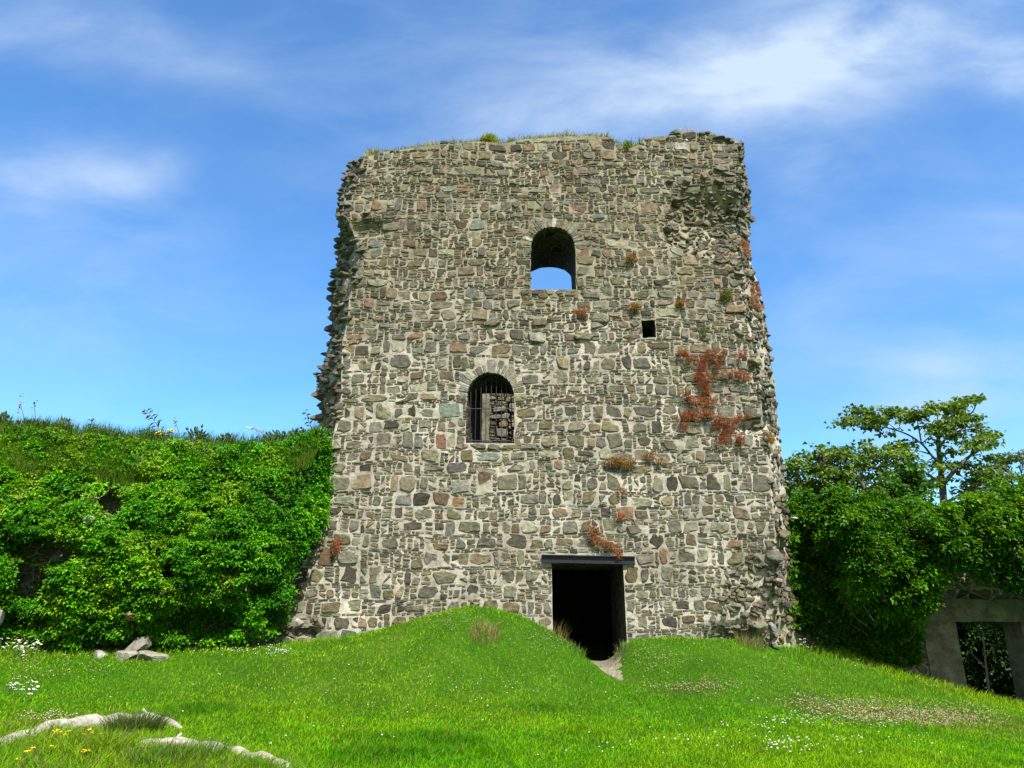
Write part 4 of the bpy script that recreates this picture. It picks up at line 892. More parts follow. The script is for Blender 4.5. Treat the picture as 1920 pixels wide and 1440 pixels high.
# fern and grey boulder half hidden in the ivy
t = thing('fern', 'pale green fern fronds on the ivy bank below the tallest weed', 'fern', P(262, 870, 13.2)); f = Acc()
for x1, y1 in ((246, 848), (256, 846), (268, 852)):
    A_, B_ = P(264, 870, 13.2), P(x1, y1, 13.0); m = 26; tt = np.linspace(.1, 1, m)[:, None]; ps = A_+(B_-A_)*tt; sd_ = np.where(np.arange(m) % 2 == 0, 1, -1)[:, None]*norm(np.cross(B_-A_, (0, 1, 0)))
    leaves(f, ps, sd_+norm(B_-A_)*.7, np.tile((0, -.8, .6), (m, 1)), .09*(1.1-tt[:, 0]), .022, np.tile((.17, .33, .05), (m, 1)))
part(f, 'fronds', LEAF, t)
def boulder(label, px, py, Y, sx, sy, s_z, col, rot=0., tilt=0., name='boulder', rise=.18):
    a = Acc(); p = P(px, py, abs(Y)); p[2] = p[2] if Y > 0 else float(gz(p[0], p[1]))+s_z*rise; rock(a, p, (sx, sy, s_z), col, rot, tilt, planes=10, fine=True)
    tag(a.build(name, STONE, origin=tuple(p)), label, 'boulder', 'boulders at the foot of the ivy bank')
boulder('grey triangular boulder leaning on the foot of the ivy bank', 262, 1192, -13.25, .21, .2, .19, (.2, .19, .16), .2, -.3, rise=.75)
boulder('broad pale lichened boulder set in the grass, lowest of the group', 284, 1220, -13.0, .25, .2, .12, (.27, .26, .21), .1, .05)
boulder('pale grey boulder half sunk behind the lowest one', 236, 1212, -13.05, .2, .2, .12, (.3, .29, .25), .1, .0)
boulder('small whitish boulder at the outer end of the boulder group', 190, 1214, -12.95, .12, .15, .10, (.3, .29, .26), .3, -.4)
boulder('square brown stone in the ivy above the triangular boulder', 244, 1156, 13.08, .10, .12, .09, (.24, .16, .09), 0, .1)
boulder('cream stone showing in the upper ivy below the bare twigs', 168, 974, 12.72, .09, .12, .10, (.45, .43, .34), .4, .4)
boulder('grey rounded stone at the photo edge in the lower ivy', -2, 1155, 12.4, .08, .12, .14, (.3, .29, .26), .4, .1)

# ------------------------------------------------------------------ wall with a doorway on the right, and its ivy
YR = 16.0
ox0, ox1 = P(1791, 1166, YR)[0], P(1913, 1166, YR)[0]; oz1 = P(1850, 1166, YR)[2]; px0 = P(1728, 1166, YR)[0]; px1 = P(1990, 1166, YR)[0]
wz = P(1700, 968, YR)[2]
rw = thing('doorway_wall', 'shaded ruined wall with a square doorway under ivy at the right', 'wall', (8.5, YR+.3, -.4))
s = Acc(); rough_box(s, 5.0, px0, YR+.02, YR+.65, -1.6, wz, .25, .05, (.3, .3, .3)); rough_box(s, px0, px1, YR+.05, YR+.62, oz1+.46, wz, .25, .04, (.3, .3, .3)); rough_box(s, px1, 16, YR+.02, YR+.65, -1.8, wz, .25, .05, (.3, .3, .3))
part(s, 'masonry', RUBBLE, rw)
s = Acc(); rough_box(s, px0, ox0, YR-.02, YR+.6, -1.7, oz1, .12, .015, (.3, .3, .3)); part(s, 'door_jamb', CONC, rw)
s = Acc(); rough_box(s, ox1, px1, YR-.02, YR+.6, -1.7, oz1, .12, .015, (.3, .3, .3)); part(s, 'door_jamb', CONC, rw)
s = Acc(); rough_box(s, px0, px1, YR-.035, YR+.6, oz1+.004, oz1+.46, .12, .02, (.3, .3, .3)); part(s, 'lintel', CONC, rw)
s = Acc(); rough_box(s, ox0+.002, ox0+.07, YR+.12, YR+.3, -1.6, oz1-.003, .5, 0, (.3, .3, .3)); part(s, 'door_frame', STEEL, rw)
RGA = np.array([(1478, 945), (1500, 922), (1530, 938), (1565, 912), (1600, 932), (1640, 922), (1668, 946), (1710, 936), (1750, 952), (1790, 950), (1800, 1010), (1775, 1080), (1745, 1140), (1722, 1170), (1722, 1240), (1690, 1248), (1640, 1236), (1560, 1215), (1500, 1180), (1480, 1180)], float)
RGB = np.array([(1730, 965), (1765, 948), (1790, 950), (1815, 922), (1845, 930), (1868, 900), (1895, 915), (1930, 893), (1970, 912), (2420, 890), (2420, 1150), (1990, 1130), (1900, 1108), (1855, 1096), (1800, 1068), (1750, 1040)], float)
VOR = [(1545, 1120, 55, 95, .95), (1600, 1190, 70, 40, .9), (1510, 1040, 22, 60, .8), (1690, 1205, 40, 40, .9), (1830, 1075, 60, 20, .5), (1720, 1010, 30, 14, .3)]
def vr(px, py):
    v = np.zeros(np.shape(px))
    for a, b, rx, ry, s_ in VOR: v = np.maximum(v, s_*np.exp(-(((px-a)/rx)**2+((py-b)/ry)**2)**2))
    return v
def bulA(px, py):
    t = np.clip((py-930)/290, 0, 1); return (.25+1.15*np.clip((px-1490)/120, 0, 1))*np.sin(np.pi*np.clip(t*.85+.15, 0, 1))**.8+.2*nz(px, py, 3, .02)+.1*nz(px, py, 9, .05)-1.0*vr(px, py)
def bulB(px, py):
    t = np.clip((py-900)/200, 0, 1); return .5+1.1*np.sin(np.pi*np.clip(.2+t*.6, 0, 1))+.22*nz(px, py, 4, .02)+.1*nz(px, py, 8, .06)
G2 = [(.034, .14, .004), (.05, .18, .005), (.08, .23, .006), (.12, .27, .009)]
ivA = thing('ivy', 'dark leafy ivy tumbling over the wall between the tower and the right doorway', 'ivy', P(1600, 1225, 15.7)); f = Acc()
ivy_clumps(f, 1500, RGA, lambda a, b: np.minimum(YR-float(bulA(a, b)), YR), lambda a, b: .97*float(vr(a, b)), None, (.09, .22), 26, (.06, .10), 1.0, lambda a, b: G2[int(np.clip(2+1.6*nz(a, b, 3, .02)+R.normal()*.6, 0, 3))])
def under(f, reg, bul, n, vmax=1.0):
    lo, hi = reg.min(0), reg.max(0); px = R.uniform(lo[0], hi[0], n); py = R.uniform(lo[1], hi[1], n); k = pin(reg, px, py); px, py = px[k], py[k]; n = len(px)
    Y = np.minimum(YR-bul(px, py)+R.uniform(.12, .6, n), YR-.02); d_ = np.array([ray(x, y) for x, y in zip(px, py)]); ps = d_*(Y/d_[:, 1])[:, None]; ps[:, 2] += EYE
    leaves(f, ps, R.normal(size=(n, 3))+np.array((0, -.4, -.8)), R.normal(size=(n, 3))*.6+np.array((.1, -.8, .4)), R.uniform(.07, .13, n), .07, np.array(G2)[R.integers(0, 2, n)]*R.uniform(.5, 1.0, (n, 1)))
under(f, RGA, bulA, 14000)
part(f, 'foliage', IVY, ivA); s_ = Acc()
for _ in range(15):
    x = R.uniform(1555, 1720); y = R.uniform(1040, 1180); c = P(x, y, YR-float(bulA(x, y))-.05); L_ = R.uniform(.3, .7)
    tube(s_, spline([c, c+np.array((R.normal()*.15, R.normal()*.08, -L_*.5)), c+np.array((R.normal()*.2+.05, R.normal()*.1, -L_))], 7), R.uniform(.006, .012), np.array((.15, .12, .08))*R.uniform(.5, 1.1), 5)
part(s_, 'stems', TWIG, ivA)
ivB = thing('ivy', 'bright sunlit ivy hanging over the top of the right doorway', 'ivy', P(1850, 1000, 15.0)); f = Acc()
G3 = [(.045, .17, .004), (.07, .22, .006), (.11, .27, .008), (.16, .29, .012)]
ivy_clumps(f, 2100, RGB, lambda a, b: YR-float(bulB(a, b)), lambda a, b: .9*float(vr(a, b)), None, (.10, .24), 26, (.07, .11), 1.0, lambda a, b: G3[int(np.clip(2.2-2.2*np.clip((b-960)/120, 0, 1)+1.1*nz(a, b, 6, .03)+R.normal()*.5, 0, 3))])
under(f, RGB, bulB, 16000); part(f, 'foliage', IVY, ivB)

# ------------------------------------------------------------------ trees
def tree(label, limbs, clumps, Y, per, ln, cols, name='tree', cat='tree', group=None, base=None, dsp=.5, flat=.55, m=None, lrad=.05, wind=.25):
    """limbs: (list of pixel points, start radius, end radius); clumps: (px, py, rx, ry)"""
    sc_ = Y*.956/FP
    L_ = []; 
    for pts, r0_, r1_ in limbs:
        dy = np.cumsum(R.normal(size=len(pts))*dsp*.5); dy[0] = 0 if pts is limbs[0][0] else dy[0]*.0
        p3 = np.array([P(a, b, Y+d) for (a, b), d in zip(pts, dy)]); L_.append((spline(p3, 4*len(pts)), r0_, r1_))
    root = L_[0][0][0].copy(); root[2] = float(gz(root[0], root[1]))-.05 if base is None else base
    t = thing(name, label, cat, root, group); tr_ = Acc(); bc = np.array((.13, .12, .10))
    tube(tr_, np.vstack(([root], L_[0][0])), np.concatenate(([L_[0][1]*1.35], np.linspace(L_[0][1], L_[0][2], len(L_[0][0])))), bc, 9, wob=.06)
    part(tr_, 'trunk', BARK, t); br = Acc(); allp = np.vstack([q[0] for q in L_])
    for p3, a, b in L_[1:]: tube(br, p3, np.linspace(a, b, len(p3)), bc*R.uniform(.8, 1.15), 7, wob=.05)
    f = Acc()
    for (px, py, rx, ry) in clumps:
        c = P(px, py, Y+R.normal()*dsp); rw_ = np.array((rx*sc_, max(rx, ry)*sc_*.8, ry*sc_))
        i = np.argsort(np.linalg.norm(allp-c, axis=1))[:4]; st_ = allp[R.choice(i)]
        mid = (st_+c)/2+R.normal(size=3)*.12+np.array((0, 0, .06)); tw = spline([st_, mid, c+np.array((R.normal()*.1, 0, .02))], 7); tube(br, tw, np.linspace(.022, .007, 7), bc*.8, 5)
        m_ = int(per*(rx*ry/200)*R.uniform(.8, 1.2)); ns = max(3, m_//12)
        cen = c+norm(R.normal(size=(ns, 3)))*(R.random((ns, 1))**.4)*rw_          # sprays inside a clump
        for q in cen:
            if R.random() < .35: tube(br, [c+(q-c)*.1, (c+q)/2+R.normal(size=3)*.03, q], [.008, .006, .004], bc*.7, 4)
        w_ = R.integers(ns, size=m_); ps = cen[w_]+R.normal(size=(m_, 3))*np.array((.16, .16, .05))*ln/.16
        d = np.stack((R.normal(size=m_)*.8+wind, R.normal(size=m_)*.8, R.normal(size=m_)*.25-.3), 1); nn = np.array((.1, -.25, .9))+R.normal(size=(m_, 3))*flat
        cl = np.array(cols)[R.integers(len(cols), size=m_)]*R.uniform(.75, 1.3, (m_, 1))*R.uniform(.85, 1.15)
        z = ln*R.uniform(.6, 1.25, m_); leaves(f, ps, d, nn, z, z*.8, cl)
    part(br, 'branches', BARK, t); part(f, 'crown', m or LEAF, t); return t
TG = [(.075, .17, .015), (.105, .215, .02), (.145, .24, .025), (.20, .27, .06)]
tall = [(1580, 796, 14, 7), (1605, 786, 20, 10), (1602, 766, 12, 8), (1640, 782, 24, 12), (1628, 805, 22, 6), (1675, 770, 22, 10), (1700, 782, 22, 12), (1725, 772, 20, 10), (1755, 768, 22, 11), (1742, 760, 12, 6), (1668, 810, 18, 6), (1632, 768, 10, 7),
  (1785, 757, 16, 8), (1805, 752, 18, 8), (1830, 748, 10, 7), (1798, 775, 18, 8), (1818, 786, 12, 7), (1778, 785, 16, 9), (1836, 800, 14, 10), (1852, 814, 14, 10), (1860, 830, 10, 9), (1840, 836, 18, 8), (1820, 828, 18, 8), (1848, 856, 20, 8),
  (1770, 802, 20, 10), (1792, 816, 18, 10), (1740, 798, 18, 8), (1760, 830, 14, 8), (1700, 832, 20, 8), (1680, 842, 18, 7), (1692, 856, 14, 7), (1786, 850, 18, 8), (1750, 872, 12, 6), (1802, 872, 20, 8), (1838, 880, 22, 9), (1815, 897, 18, 8), (1742, 906, 18, 6), (1865, 898, 24, 10), (1800, 918, 20, 8), (1725, 925, 20, 8), (1770, 896, 8, 5), (1840, 925, 24, 9)]
tree('tall windswept tree with open layered crown rising behind the right doorway', [([(1771, 985), (1769, 935), (1766, 900), (1763, 870), (1760, 845), (1760, 820), (1767, 795), (1782, 770), (1800, 757)], .13, .02), ([(1763, 872), (1745, 852), (1728, 832), (1700, 814), (1662, 802), (1612, 796), (1578, 797)], .045, .01),
  ([(1766, 908), (1745, 893), (1725, 878), (1712, 865), (1690, 852)], .06, .015), ([(1768, 908), (1790, 882), (1815, 858), (1845, 838), (1858, 826)], .085, .015), ([(1771, 945), (1800, 928), (1840, 906), (1866, 896)], .06, .02), ([(1764, 806), (1805, 786), (1825, 770), (1832, 750)], .04, .01), ([(1762, 840), (1780, 815), (1812, 806), (1836, 802)], .04, .01), ([(1745, 852), (1720, 845), (1690, 842)], .03, .01), ([(1728, 832), (1722, 800), (1718, 778)], .03, .01)],
  tall+[(a_[0]*.5+b_[0]*.5+R.normal()*5, a_[1]*.5+b_[1]*.5+R.normal()*4, 15, 7) for a_, b_ in zip(tall, tall[1:]) if math.hypot(a_[0]-b_[0], a_[1]-b_[1]) < 60], 24.0, 112, .16, TG, dsp=.45)
cl = []
for x in np.arange(1474, 1718, 13):
    top = np.interp(x, [1470, 1500, 1560, 1600, 1660, 1715], [842, 848, 836, 836, 832, 846])
    for y in np.arange(top, 968, 12): 
        if R.random() < .86: cl.append((x+R.normal()*6, y+R.normal()*5+5, R.uniform(9, 17), R.uniform(6, 10)))
la = [c for c in cl if c[0] < 1592]; lb = [c for c in cl if c[0] >= 1592]
tree('low bushy tree crowded against the right edge of the tower', [([(1530, 990), (1532, 940), (1538, 900), (1545, 868)], .07, .02), ([(1532, 940), (1505, 905), (1490, 880)], .06, .015), ([(1536, 920), (1560, 890), (1575, 866)], .06, .015)], la, 21.5, 95, .14, TG, dsp=.5, group='lower trees behind the ivy wall')
tree('low bushy tree with a curved bare limb, left of the tall tree', [([(1640, 990), (1636, 950), (1622, 920), (1614, 890), (1620, 865)], .07, .02), ([(1590, 930), (1606, 915), (1616, 890), (1619, 862)], .05, .02), ([(1632, 940), (1660, 905), (1690, 880)], .06, .015), ([(1622, 920), (1600, 890), (1596, 862)], .05, .015)], lb, 22.5, 85, .14, TG, dsp=.5, group='lower trees behind the ivy wall')
cr = [(x+R.normal()*6, y+R.normal()*5, R.uniform(10, 20), R.uniform(7, 11)) for x in np.arange(1835, 2080, 19) for y in np.arange(np.interp(x, [1830, 1870, 1900, 1960, 2080], [905, 868, 856, 845, 850]), 975, 16) if R.random() < .88]
tree('soft green tree at the right edge of the photo, beyond the tall tree', [([(1930, 1000), (1928, 950), (1920, 910), (1912, 875)], .09, .02), ([(1928, 950), (1890, 915), (1865, 900)], .06, .02), ([(1926, 930), (1960, 890), (1990, 870)], .06, .02)], cr, 28.0, 100, .18, [(.08, .14, .05), (.10, .16, .06), (.12, .17, .07)], dsp=.7, group='lower trees behind the ivy wall')
cb = [(x+R.normal()*4, y+R.normal()*4, R.uniform(9, 15), R.uniform(7, 11)) for x in np.arange(1668, 1740, 12) for y in np.arange(np.interp(x, [1668, 1690, 1720, 1740], [905, 876, 878, 925]), 1000, 11)]
tree('dense ivy clad stump tree standing just in front of the tall tree', [([(1700, 1010), (1700, 960), (1700, 940), (1701, 925)], .12, .05)], cb, 17.4, 90, .12, [(.035, .13, .012), (.05, .16, .014), (.075, .19, .02)], dsp=.25, m=IVY, wind=0)
# dense hawthorn behind the doorway: closes the view; hidden crowns added to shade it
def dense(label, c, r, n, cols, ln=.12, name='bushy_tree', group='bushy trees behind the doorway wall'):
    c = np.array(c, float); t = thing(name, label, 'tree', (c[0], c[1], float(gz(c[0], c[1]))-.05), group); tr_ = Acc()
    tube(tr_, spline([(c[0], c[1], float(gz(c[0], c[1]))-.05), (c[0]+.1, c[1], c[2]*.4), c], 8), np.linspace(.14, .05, 8), (.15, .13, .1), 8, wob=.08)
    for _ in range(9):
        d = norm(R.normal(size=3))*np.array(r)*.8; tube(tr_, spline([c-np.array((0, 0, r[2]*.6)), c+d*.5, c+d], 6), np.linspace(.05, .012, 6), (.15, .13, .1), 5)
    part(tr_, 'trunk', BARK, t); f = Acc(); ns = n//26; u = norm(R.normal(size=(ns, 3)))*(R.random((ns, 1))**.4)*np.array(r); w_ = R.integers(ns, size=n)
    ps = c+u[w_]+R.normal(size=(n, 3))*.14; cl = np.array(cols)[R.integers(len(cols), size=n)]*R.uniform(.7, 1.25, (n, 1))
    leaves(f, ps, R.normal(size=(n, 3))+np.array((0, 0, -.3)), R.normal(size=(n, 3))*.7+np.array((0, -.2, .8)), ln*R.uniform(.7, 1.2, n), ln*.6, cl); part(f, 'crown', LEAF, t)
DG = [(.02, .07, .01), (.03, .09, .012), (.04, .11, .015)]
for c, r, lab in [((9.6, 18.7, 3.0), (2.0, 1.0, 1.0), 'bushy tree added for shade over the back of the doorway'), ((12.6, 18.9, 3.0), (2.0, 1.1, 1.1), 'bushy tree added for shade behind the outer end of the doorway wall'), ((7.0, 18.2, 2.5), (1.5, 1.0, 1.2), 'bushy tree behind the wall between tower and doorway'), ((11.9, 19.5, 1.1), (1.9, .9, 2.1), 'dark bushy tree filling the view through the doorway'), ((14.4, 19.8, 1.1), (1.6, .9, 2.2), 'dark bushy tree at the far right through the doorway')]:
    dense(lab, c, r, 13000, DG, .15)
# sapling seen through the doorway
sp_ = thing('sapling', 'thin pale stemmed sapling standing inside the right doorway', 'tree', G(1850, 1312, 14, 24)); s = Acc(); YS = 17.2
b0 = np.array(sp_.location); 
tube(s, spline([P(1853, 1300, YS)-np.array((0, 0, .5)), P(1851, 1270, YS), P(1846, 1220, YS), P(1842, 1180, YS), P(1840, 1150, YS)], 14), np.linspace(.028, .012, 14), (.42, .38, .28), 6)
for pts in ([(1846, 1252), (1832, 1236), (1822, 1226), (1812, 1218)], [(1850, 1230), (1858, 1215), (1856, 1206)], [(1842, 1185), (1828, 1176), (1818, 1168)], [(1842, 1190), (1862, 1180), (1880, 1172)], [(1844, 1205), (1880, 1212), (1908, 1206)]):
    tube(s, spline([P(x, y, YS) for x, y in pts], 8), np.linspace(.016, .006, 8), (.42, .38, .28), 5)
part(s, 'stem', TWIG, sp_); f = Acc()
for x, y, n in ((1880, 1178, 150), (1900, 1190, 160), (1820, 1170, 70), (1890, 1205, 110), (1906, 1172, 90), (1838, 1165, 60)):
    c = P(x, y, YS); ps = c+R.normal(size=(n, 3))*np.array((.16, .14, .09)); leaves(f, ps, R.normal(size=(n, 3))+np.array((0, 0, -.3)), R.normal(size=(n, 3))*.6+np.array((0, -.3, .8)), .09, .055, np.array((.06, .16, .02))*R.uniform(.7, 1.4, (n, 1)))
part(f, 'leaves', LEAF, sp_)

# ------------------------------------------------------------------ lawn
def on_path(x, y):
    d = np.full(x.shape, 9.); 
    for (a, b), w_ in zip(pc, wid): d = np.minimum(d, np.hypot(x-a, y-b)/w_)
    return d
Nn = 330000; q = R.random(Nn); e_ = -.7; Y0, Y1 = 5.8, 17.5; Yb = (Y0**e_+(Y1**e_-Y0**e_)*q)**(1/e_); xb = R.uniform(-1, 1, Nn)*(.80*Yb+1.2)
fx0, fx1 = float(F0[:nl, 0].min())+.35, float(F0[nl+ntp:, 0].max())-.1
k = ~((Yb > 14.93) & (xb > fx0) & (xb < fx1)) & ~((on_path(xb, Yb) < .95) & (R.random(Nn) < np.where(Yb < 14.2, .72, .95))) & ~((Yb > 15.9) & (xb < 5)) & ~((xb > 5) & (Yb > 16))
xb, Yb = xb[k], Yb[k]; n = len(xb); zb = gz(xb, Yb)-.006
pn = nz(xb, Yb, 2, .55); pn2 = nz(xb, Yb, 7, 1.6); pn3 = nz(xb, Yb, 12, .23)
rough_l = np.clip((-xb-2.2-(Yb-8.0)*1.6)/1.2, 0, 1)*(Yb < 8.9)                  # unmown corner by the logs
hedge = np.clip((-xb-(3.4+(15-Yb)*1.9)+.9)/.9, 0, 1)*(Yb > 11)                 # below the ivy
right_b = np.clip((xb-5.0)/1.0, 0, 1)*np.clip((Yb-14.2)/1.2, 0, 1)
long_ = np.clip(2.2*(pn-.35), 0, 1)*np.clip(1.4*(pn2+.2), 0, 1)
DPT = [G(790, 1385)[:2], G(400, 1330)[:2], G(350, 1335)[:2], G(740, 1420)[:2], G(850, 1395)[:2], G(1010, 1330)[:2]]
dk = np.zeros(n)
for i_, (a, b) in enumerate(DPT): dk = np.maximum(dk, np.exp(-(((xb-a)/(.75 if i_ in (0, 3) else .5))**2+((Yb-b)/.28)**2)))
h = R.uniform(.02, .06, n)*(1+1.3*long_+1.1*dk)*(1+2.0*rough_l+1.6*hedge+2.2*right_b)*np.where((Yb > 14.4) & (np.abs(xb) < 5), 1.5, 1)
tanp = np.zeros(n)
for (a_, b_, w1, w2) in ((1690, 1345, 1.5, .8), (1820, 1350, 1.1, .6), (1530, 1325, .8, .5), (1290, 1292, .7, .4), (100, 1360, .6, .4)):
    q_ = G(a_, b_); tanp = np.maximum(tanp, np.exp(-((xb-q_[0])/w1)**2-((Yb-q_[1])/w2)**2))
g0 = np.array((.12, .385, .002)); g1 = np.array((.24, .45, .004)); g2 = np.array((.040, .20, .003)); g3 = np.array((.24, .23, .07))
mixv = np.clip(np.float64(.5)+.95*pn3+.5*pn2*.9+R.normal(size=n)*.22, 0, 1)[:, None]
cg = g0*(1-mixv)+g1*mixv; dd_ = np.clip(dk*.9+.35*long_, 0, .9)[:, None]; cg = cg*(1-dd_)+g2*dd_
dry = (R.random(n) < ((.04+.85*tanp)+.28*rough_l+.2*hedge*.6+.25*right_b))[:, None]; cg = np.where(dry, g3*R.uniform(.6, 1.2, (n, 1)), cg)*R.uniform(.75, 1.25, (n, 1))
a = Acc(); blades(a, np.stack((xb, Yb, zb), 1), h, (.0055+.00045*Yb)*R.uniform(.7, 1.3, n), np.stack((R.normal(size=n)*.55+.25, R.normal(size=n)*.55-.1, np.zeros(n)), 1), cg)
tag(a.build('grass', GRASSM), 'bright green grass of the lawn', 'grass', kind='stuff')
# clover heads, daisies and other small flowers sprinkled over the lawn
OCT = np.array([(1, 0, 0), (-1, 0, 0), (0, 1, 0), (0, -1, 0), (0, 0, .8), (0, 0, -.8)], float); OCF = np.array([(0, 2, 4), (2, 1, 4), (1, 3, 4), (3, 0, 4), (2, 0, 5), (1, 2, 5), (3, 1, 5), (0, 3, 5)])
def heads(acc, pos, r, col):
    n = len(pos); v = pos[:, None]+OCT[None]*np.broadcast_to(r, (n,))[:, None, None]; acc.add(v.reshape(-1, 3), (np.arange(n)[:, None, None]*6+OCF[None]).reshape(-1, 3), np.repeat(np.broadcast_to(col, (n, 3)), 6, 0))
def patch(acc, px, py, rx, ry, n, r, cols, up=(.03, .07)):
    out = []
    for _ in range(n):
        t_, q_ = R.uniform(0, 2*np.pi), R.random()**.7; out.append(G(px+rx*q_*math.cos(t_), py+ry*q_*math.sin(t_), 5.5, 19))
    out = np.array(out); out[:, 2] += R.uniform(up[0], up[1], n); heads(acc, out, R.uniform(.5, 1.2, n)*r*.78, np.array(cols)[R.integers(len(cols), size=n)]*R.uniform(.8, 1.1, (n, 1)))
CLO = [(.46, .38, .24), (.55, .48, .33), (.36, .25, .14), (.42, .29, .2)]; WHT = [(.8, .8, .74), (.72, .73, .66)]
a = Acc()
for args in [(1700, 1338, 185, 22, 900), (1640, 1350, 170, 20, 520), (1790, 1352, 110, 18, 420), (1520, 1322, 70, 16, 180), (1620, 1320, 60, 10, 100), (1235, 1242, 55, 26, 150), (1060, 1206, 60, 26, 130), (835, 1168, 80, 18, 110), (1290, 1292, 90, 10, 130), (1330, 1290, 60, 20, 70), (90, 1350, 60, 10, 110), (70, 1250, 70, 35, 110), (180, 1255, 90, 30, 60), (1000, 1200, 60, 30, 70), (640, 1190, 90, 14, 60), (950, 1290, 330, 70, 150), (600, 1290, 300, 60, 90), (1500, 1260, 240, 40, 150)]:
    patch(a, *args, .0135, CLO)
tag(a.build('clover_flowers', PETAL), 'beige clover heads scattered in the lawn', 'flowers', kind='stuff')
a = Acc()
for args in [(960, 1310, 900, 120, 90), (1490, 1405, 60, 14, 34), (1560, 1390, 300, 40, 60), (430, 1222, 110, 14, 80), (520, 1224, 30, 10, 60), (130, 1225, 60, 14, 30), (1460, 1360, 60, 14, 30), (1640, 1240, 60, 18, 50), (1760, 1275, 40, 16, 40), (1450, 1395, 40, 20, 20), (1240, 1395, 200, 30, 20), (40, 1215, 60, 30, 70)]:
    patch(a, *args, .0135, WHT)
tag(a.build('daisies', PETAL), 'white daisies dotted over the lawn', 'flowers', kind='stuff')
def daisy_clump(label, px, py, rx, ry, n, r, up):
    b = G(px, py+ry); t = thing('daisy_clump', label, 'flowers', b, 'clumps of white flowers'); f = Acc(); s_ = Acc()
    for _ in range(n):
        t_, q_ = R.uniform(0, 2*np.pi), math.sqrt(R.random()); p = G(px+rx*q_*math.cos(t_), py+ry*q_*math.sin(t_), 5.5, 20); tp2 = p+np.array((R.normal()*.02, R.normal()*.02, R.uniform(*up)))
        tube(s_, [p, tp2], .003, (.06, .14, .02), 4, cap=False); m_ = 9; an = np.arange(m_)*2*np.pi/m_; tl = R.normal(size=2)*.4
        d = np.stack((np.cos(an), np.sin(an), np.cos(an)*tl[0]+np.sin(an)*tl[1]), 1); leaves(f, np.repeat(tp2[None], m_, 0), d, np.tile((0, -.4, 1.), (m_, 1)), r, r*.5, np.array(WHT[0])*np.ones((m_, 1)), .02)
        f.add(ICV1*np.array((r*.3, r*.3, r*.2))+tp2, ICF1, (.7, .5, .05))
    part(s_, 'stems', TWIG, t); part(f, 'flowers', PETAL, t)
daisy_clump('clump of large white ox eye daisies by the near end of the ivy bank', 42, 1306, 34, 16, 36, .022, (.08, .18))
daisy_clump('spray of white flowers at the foot of the right corner of the tower', 1522, 1200, 34, 26, 130, .03, (.10, .3))
daisy_clump('loose white flowers against the ivy left of the right doorway', 1690, 1228, 26, 14, 50, .028, (.1, .3))
daisy_clump('thin row of white flowers below the doorway jamb', 1752, 1272, 26, 10, 36, .026, (.05, .15))
daisy_clump('scattered white flowers under the outer end of the ivy bank', 30, 1222, 40, 22, 60, .03, (.1, .25))
# tussocks and stalks
def tussock(label, px, py, w_, h_, n, cols, name='grass_tussock', lean=.5, thin=.008, group='grass tussocks'):
    b = G(px, py); a = Acc(); an = R.uniform(0, 2*np.pi, n); rr = np.sqrt(R.random(n))*w_; ps = np.stack((b[0]+rr*np.cos(an), b[1]+rr*np.sin(an), np.zeros(n)), 1); ps[:, 2] = gz(ps[:, 0], ps[:, 1])-.01
    blades(a, ps, R.uniform(.5, 1.2, n)*h_, thin, np.stack((np.cos(an)*lean+R.normal(size=n)*.3+.15, np.sin(an)*lean+R.normal(size=n)*.3, np.zeros(n)), 1), np.array(cols)[R.integers(len(cols), size=n)]*R.uniform(.7, 1.2, (n, 1)))
    tag(a.build(name, DRY, origin=tuple(b)), label, 'grass tussock', group)
TAN = [(.42, .28, .15), (.38, .20, .17), (.3, .24, .08), (.12, .2, .02)]
tussock('pinkish tan seed grass tussock near the top of the mound', 910, 1190, .26, .17, 300, TAN)
tussock('dark leaning grass tussock tucked behind the middle of the upper log', 250, 1378, .28, .26, 900, [(.05, .13, .012), (.08, .15, .02), (.14, .15, .04)], thin=.010)
tussock('brown seeded grass at the left jamb of the tower doorway', 1052, 1196, .12, .32, 60, [(.25, .17, .08), (.2, .2, .05)], lean=.25, thin=.006)
tussock('green reedy grass at the right jamb of the tower doorway', 1166, 1226, .12, .2, 150, [(.12, .22, .05), (.2, .27, .08)], lean=.35)
tussock('green weedy grass on the slope inside the doorway, left of the path', 1082, 1222, .14, .16, 120, [(.08, .2, .02), (.14, .24, .04)], lean=.3)
tussock('shaggy tuft of pale grass at the left corner of the tower foot', 545, 1206, .22, .3, 260, [(.14, .24, .04), (.3, .28, .1)], lean=.3)
tussock('dry grass tuft under the eroded right corner of the tower', 1408, 1212, .3, .24, 260, [(.3, .26, .1), (.12, .2, .03)], lean=.3)
tussock('long dark grass below the near log', 330, 1436, .45, .2, 900, [(.05, .14, .012), (.09, .18, .02)], lean=.4)
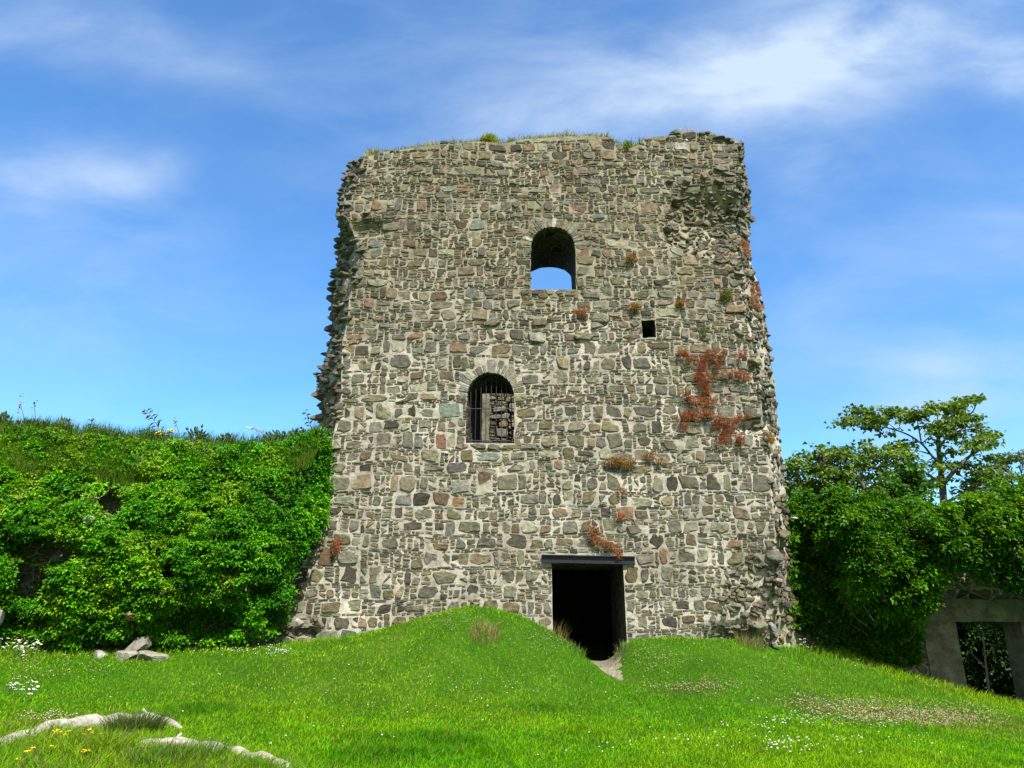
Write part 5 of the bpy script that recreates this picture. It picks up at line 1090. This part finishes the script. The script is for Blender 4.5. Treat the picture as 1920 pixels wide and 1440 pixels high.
for i, (x, y, lab) in enumerate([(100, 1380, 'yellow ragwort just below the bark knot of the upper log'), (118, 1388, 'brighter yellow ragwort beside the one below the knot'), (165, 1386, 'single yellow flower under the middle of the upper log'), (78, 1412, 'yellow ragwort lower in the rough corner'), (52, 1430, 'yellow ragwort at the bottom edge of the photo'), (155, 1424, 'pale yellow flower between the two logs')]):
    b = G(x, y+14); t = thing('ragwort', lab, 'wildflower', b, 'yellow flowers by the logs'); s_ = Acc(); f = Acc()
    for _ in range(3):
        p = b+np.array((R.normal()*.05, R.normal()*.04, R.uniform(.09, .17))); tube(s_, [b, (b+p)/2+R.normal(size=3)*.008, p], .004, (.09, .15, .03), 4)
        for _ in range(6): f.add(ICV1*np.array((.011, .011, .007))+p+R.normal(size=3)*np.array((.014, .014, .006)), ICF1, np.array((.75, .55, .02))*R.uniform(.8, 1.1))
    part(s_, 'stem', TWIG, t); part(f, 'flower_head', PETAL, t)
# ------------------------------------------------------------------ two bleached logs
def log(label, pts, rads, stub=None, knots=()):
    c = []
    for (x, y), r in zip(pts, rads): g_ = G(x, y+r*60, 5.0, 14); c.append(g_+np.array((0, 0, r*.42)))
    c = np.array(c); m = 60; sp_ = spline(c, m); sp_[:, 2] += .012*np.sin(np.arange(m)*.7); rr = np.interp(np.linspace(0, 1, m), np.linspace(0, 1, len(rads)), rads)*(1+.03*np.sin(np.arange(m)*1.9)+.06*np.sin(np.arange(m)*.83+1))
    t = thing('log', label, 'log', tuple(c[len(c)//2]-np.array((0, 0, rads[len(c)//2]))), 'bleached logs lying in the grass'); a = Acc(); tube(a, sp_, rr, (.5, .5, .45), 14, wob=.045); part(a, 'trunk', WOOD, t, smooth=True)
    for k_, q, r in knots:
        a = Acc(); v = ICOV.copy(); v *= (1+.18*nz(v[:, 0]+v[:, 2], v[:, 1], k_, 3))[:, None]; i = int(k_*(m-1)); a.add(v*np.array(r)+sp_[i]+np.array(q), ICOF, (.12, .1, .08)); part(a, 'knot', BARK, t)
    if stub:
        i = int(stub[0]*(m-1)); a = Acc(); d = norm(np.array(stub[1])); tube(a, [sp_[i], sp_[i]+d*stub[2]*.6, sp_[i]+d*stub[2]], [.03, .022, .012], (.4, .36, .3), 7); part(a, 'branch_stub', WOOD, t, smooth=True)
log('long bleached log with a dark knot, running off the bottom left of the lawn', [(-70, 1425), (0, 1398), (60, 1379), (100, 1366), (165, 1357), (210, 1354), (262, 1350), (300, 1352), (338, 1366)], [.075, .07, .07, .085, .085, .08, .07, .065, .03], stub=(.80, (-.5, .1, .6), .14), knots=((.36, (-.02, -.05, .02), (.055, .045, .05)),))
log('shorter bleached log nearest the camera with a broken twig stub', [(228, 1416), (262, 1404), (312, 1399), (370, 1405), (420, 1413), (465, 1424), (510, 1434), (545, 1452)], [.03, .06, .075, .075, .07, .068, .07, .05], stub=(.32, (.6, 0, .7), .15))
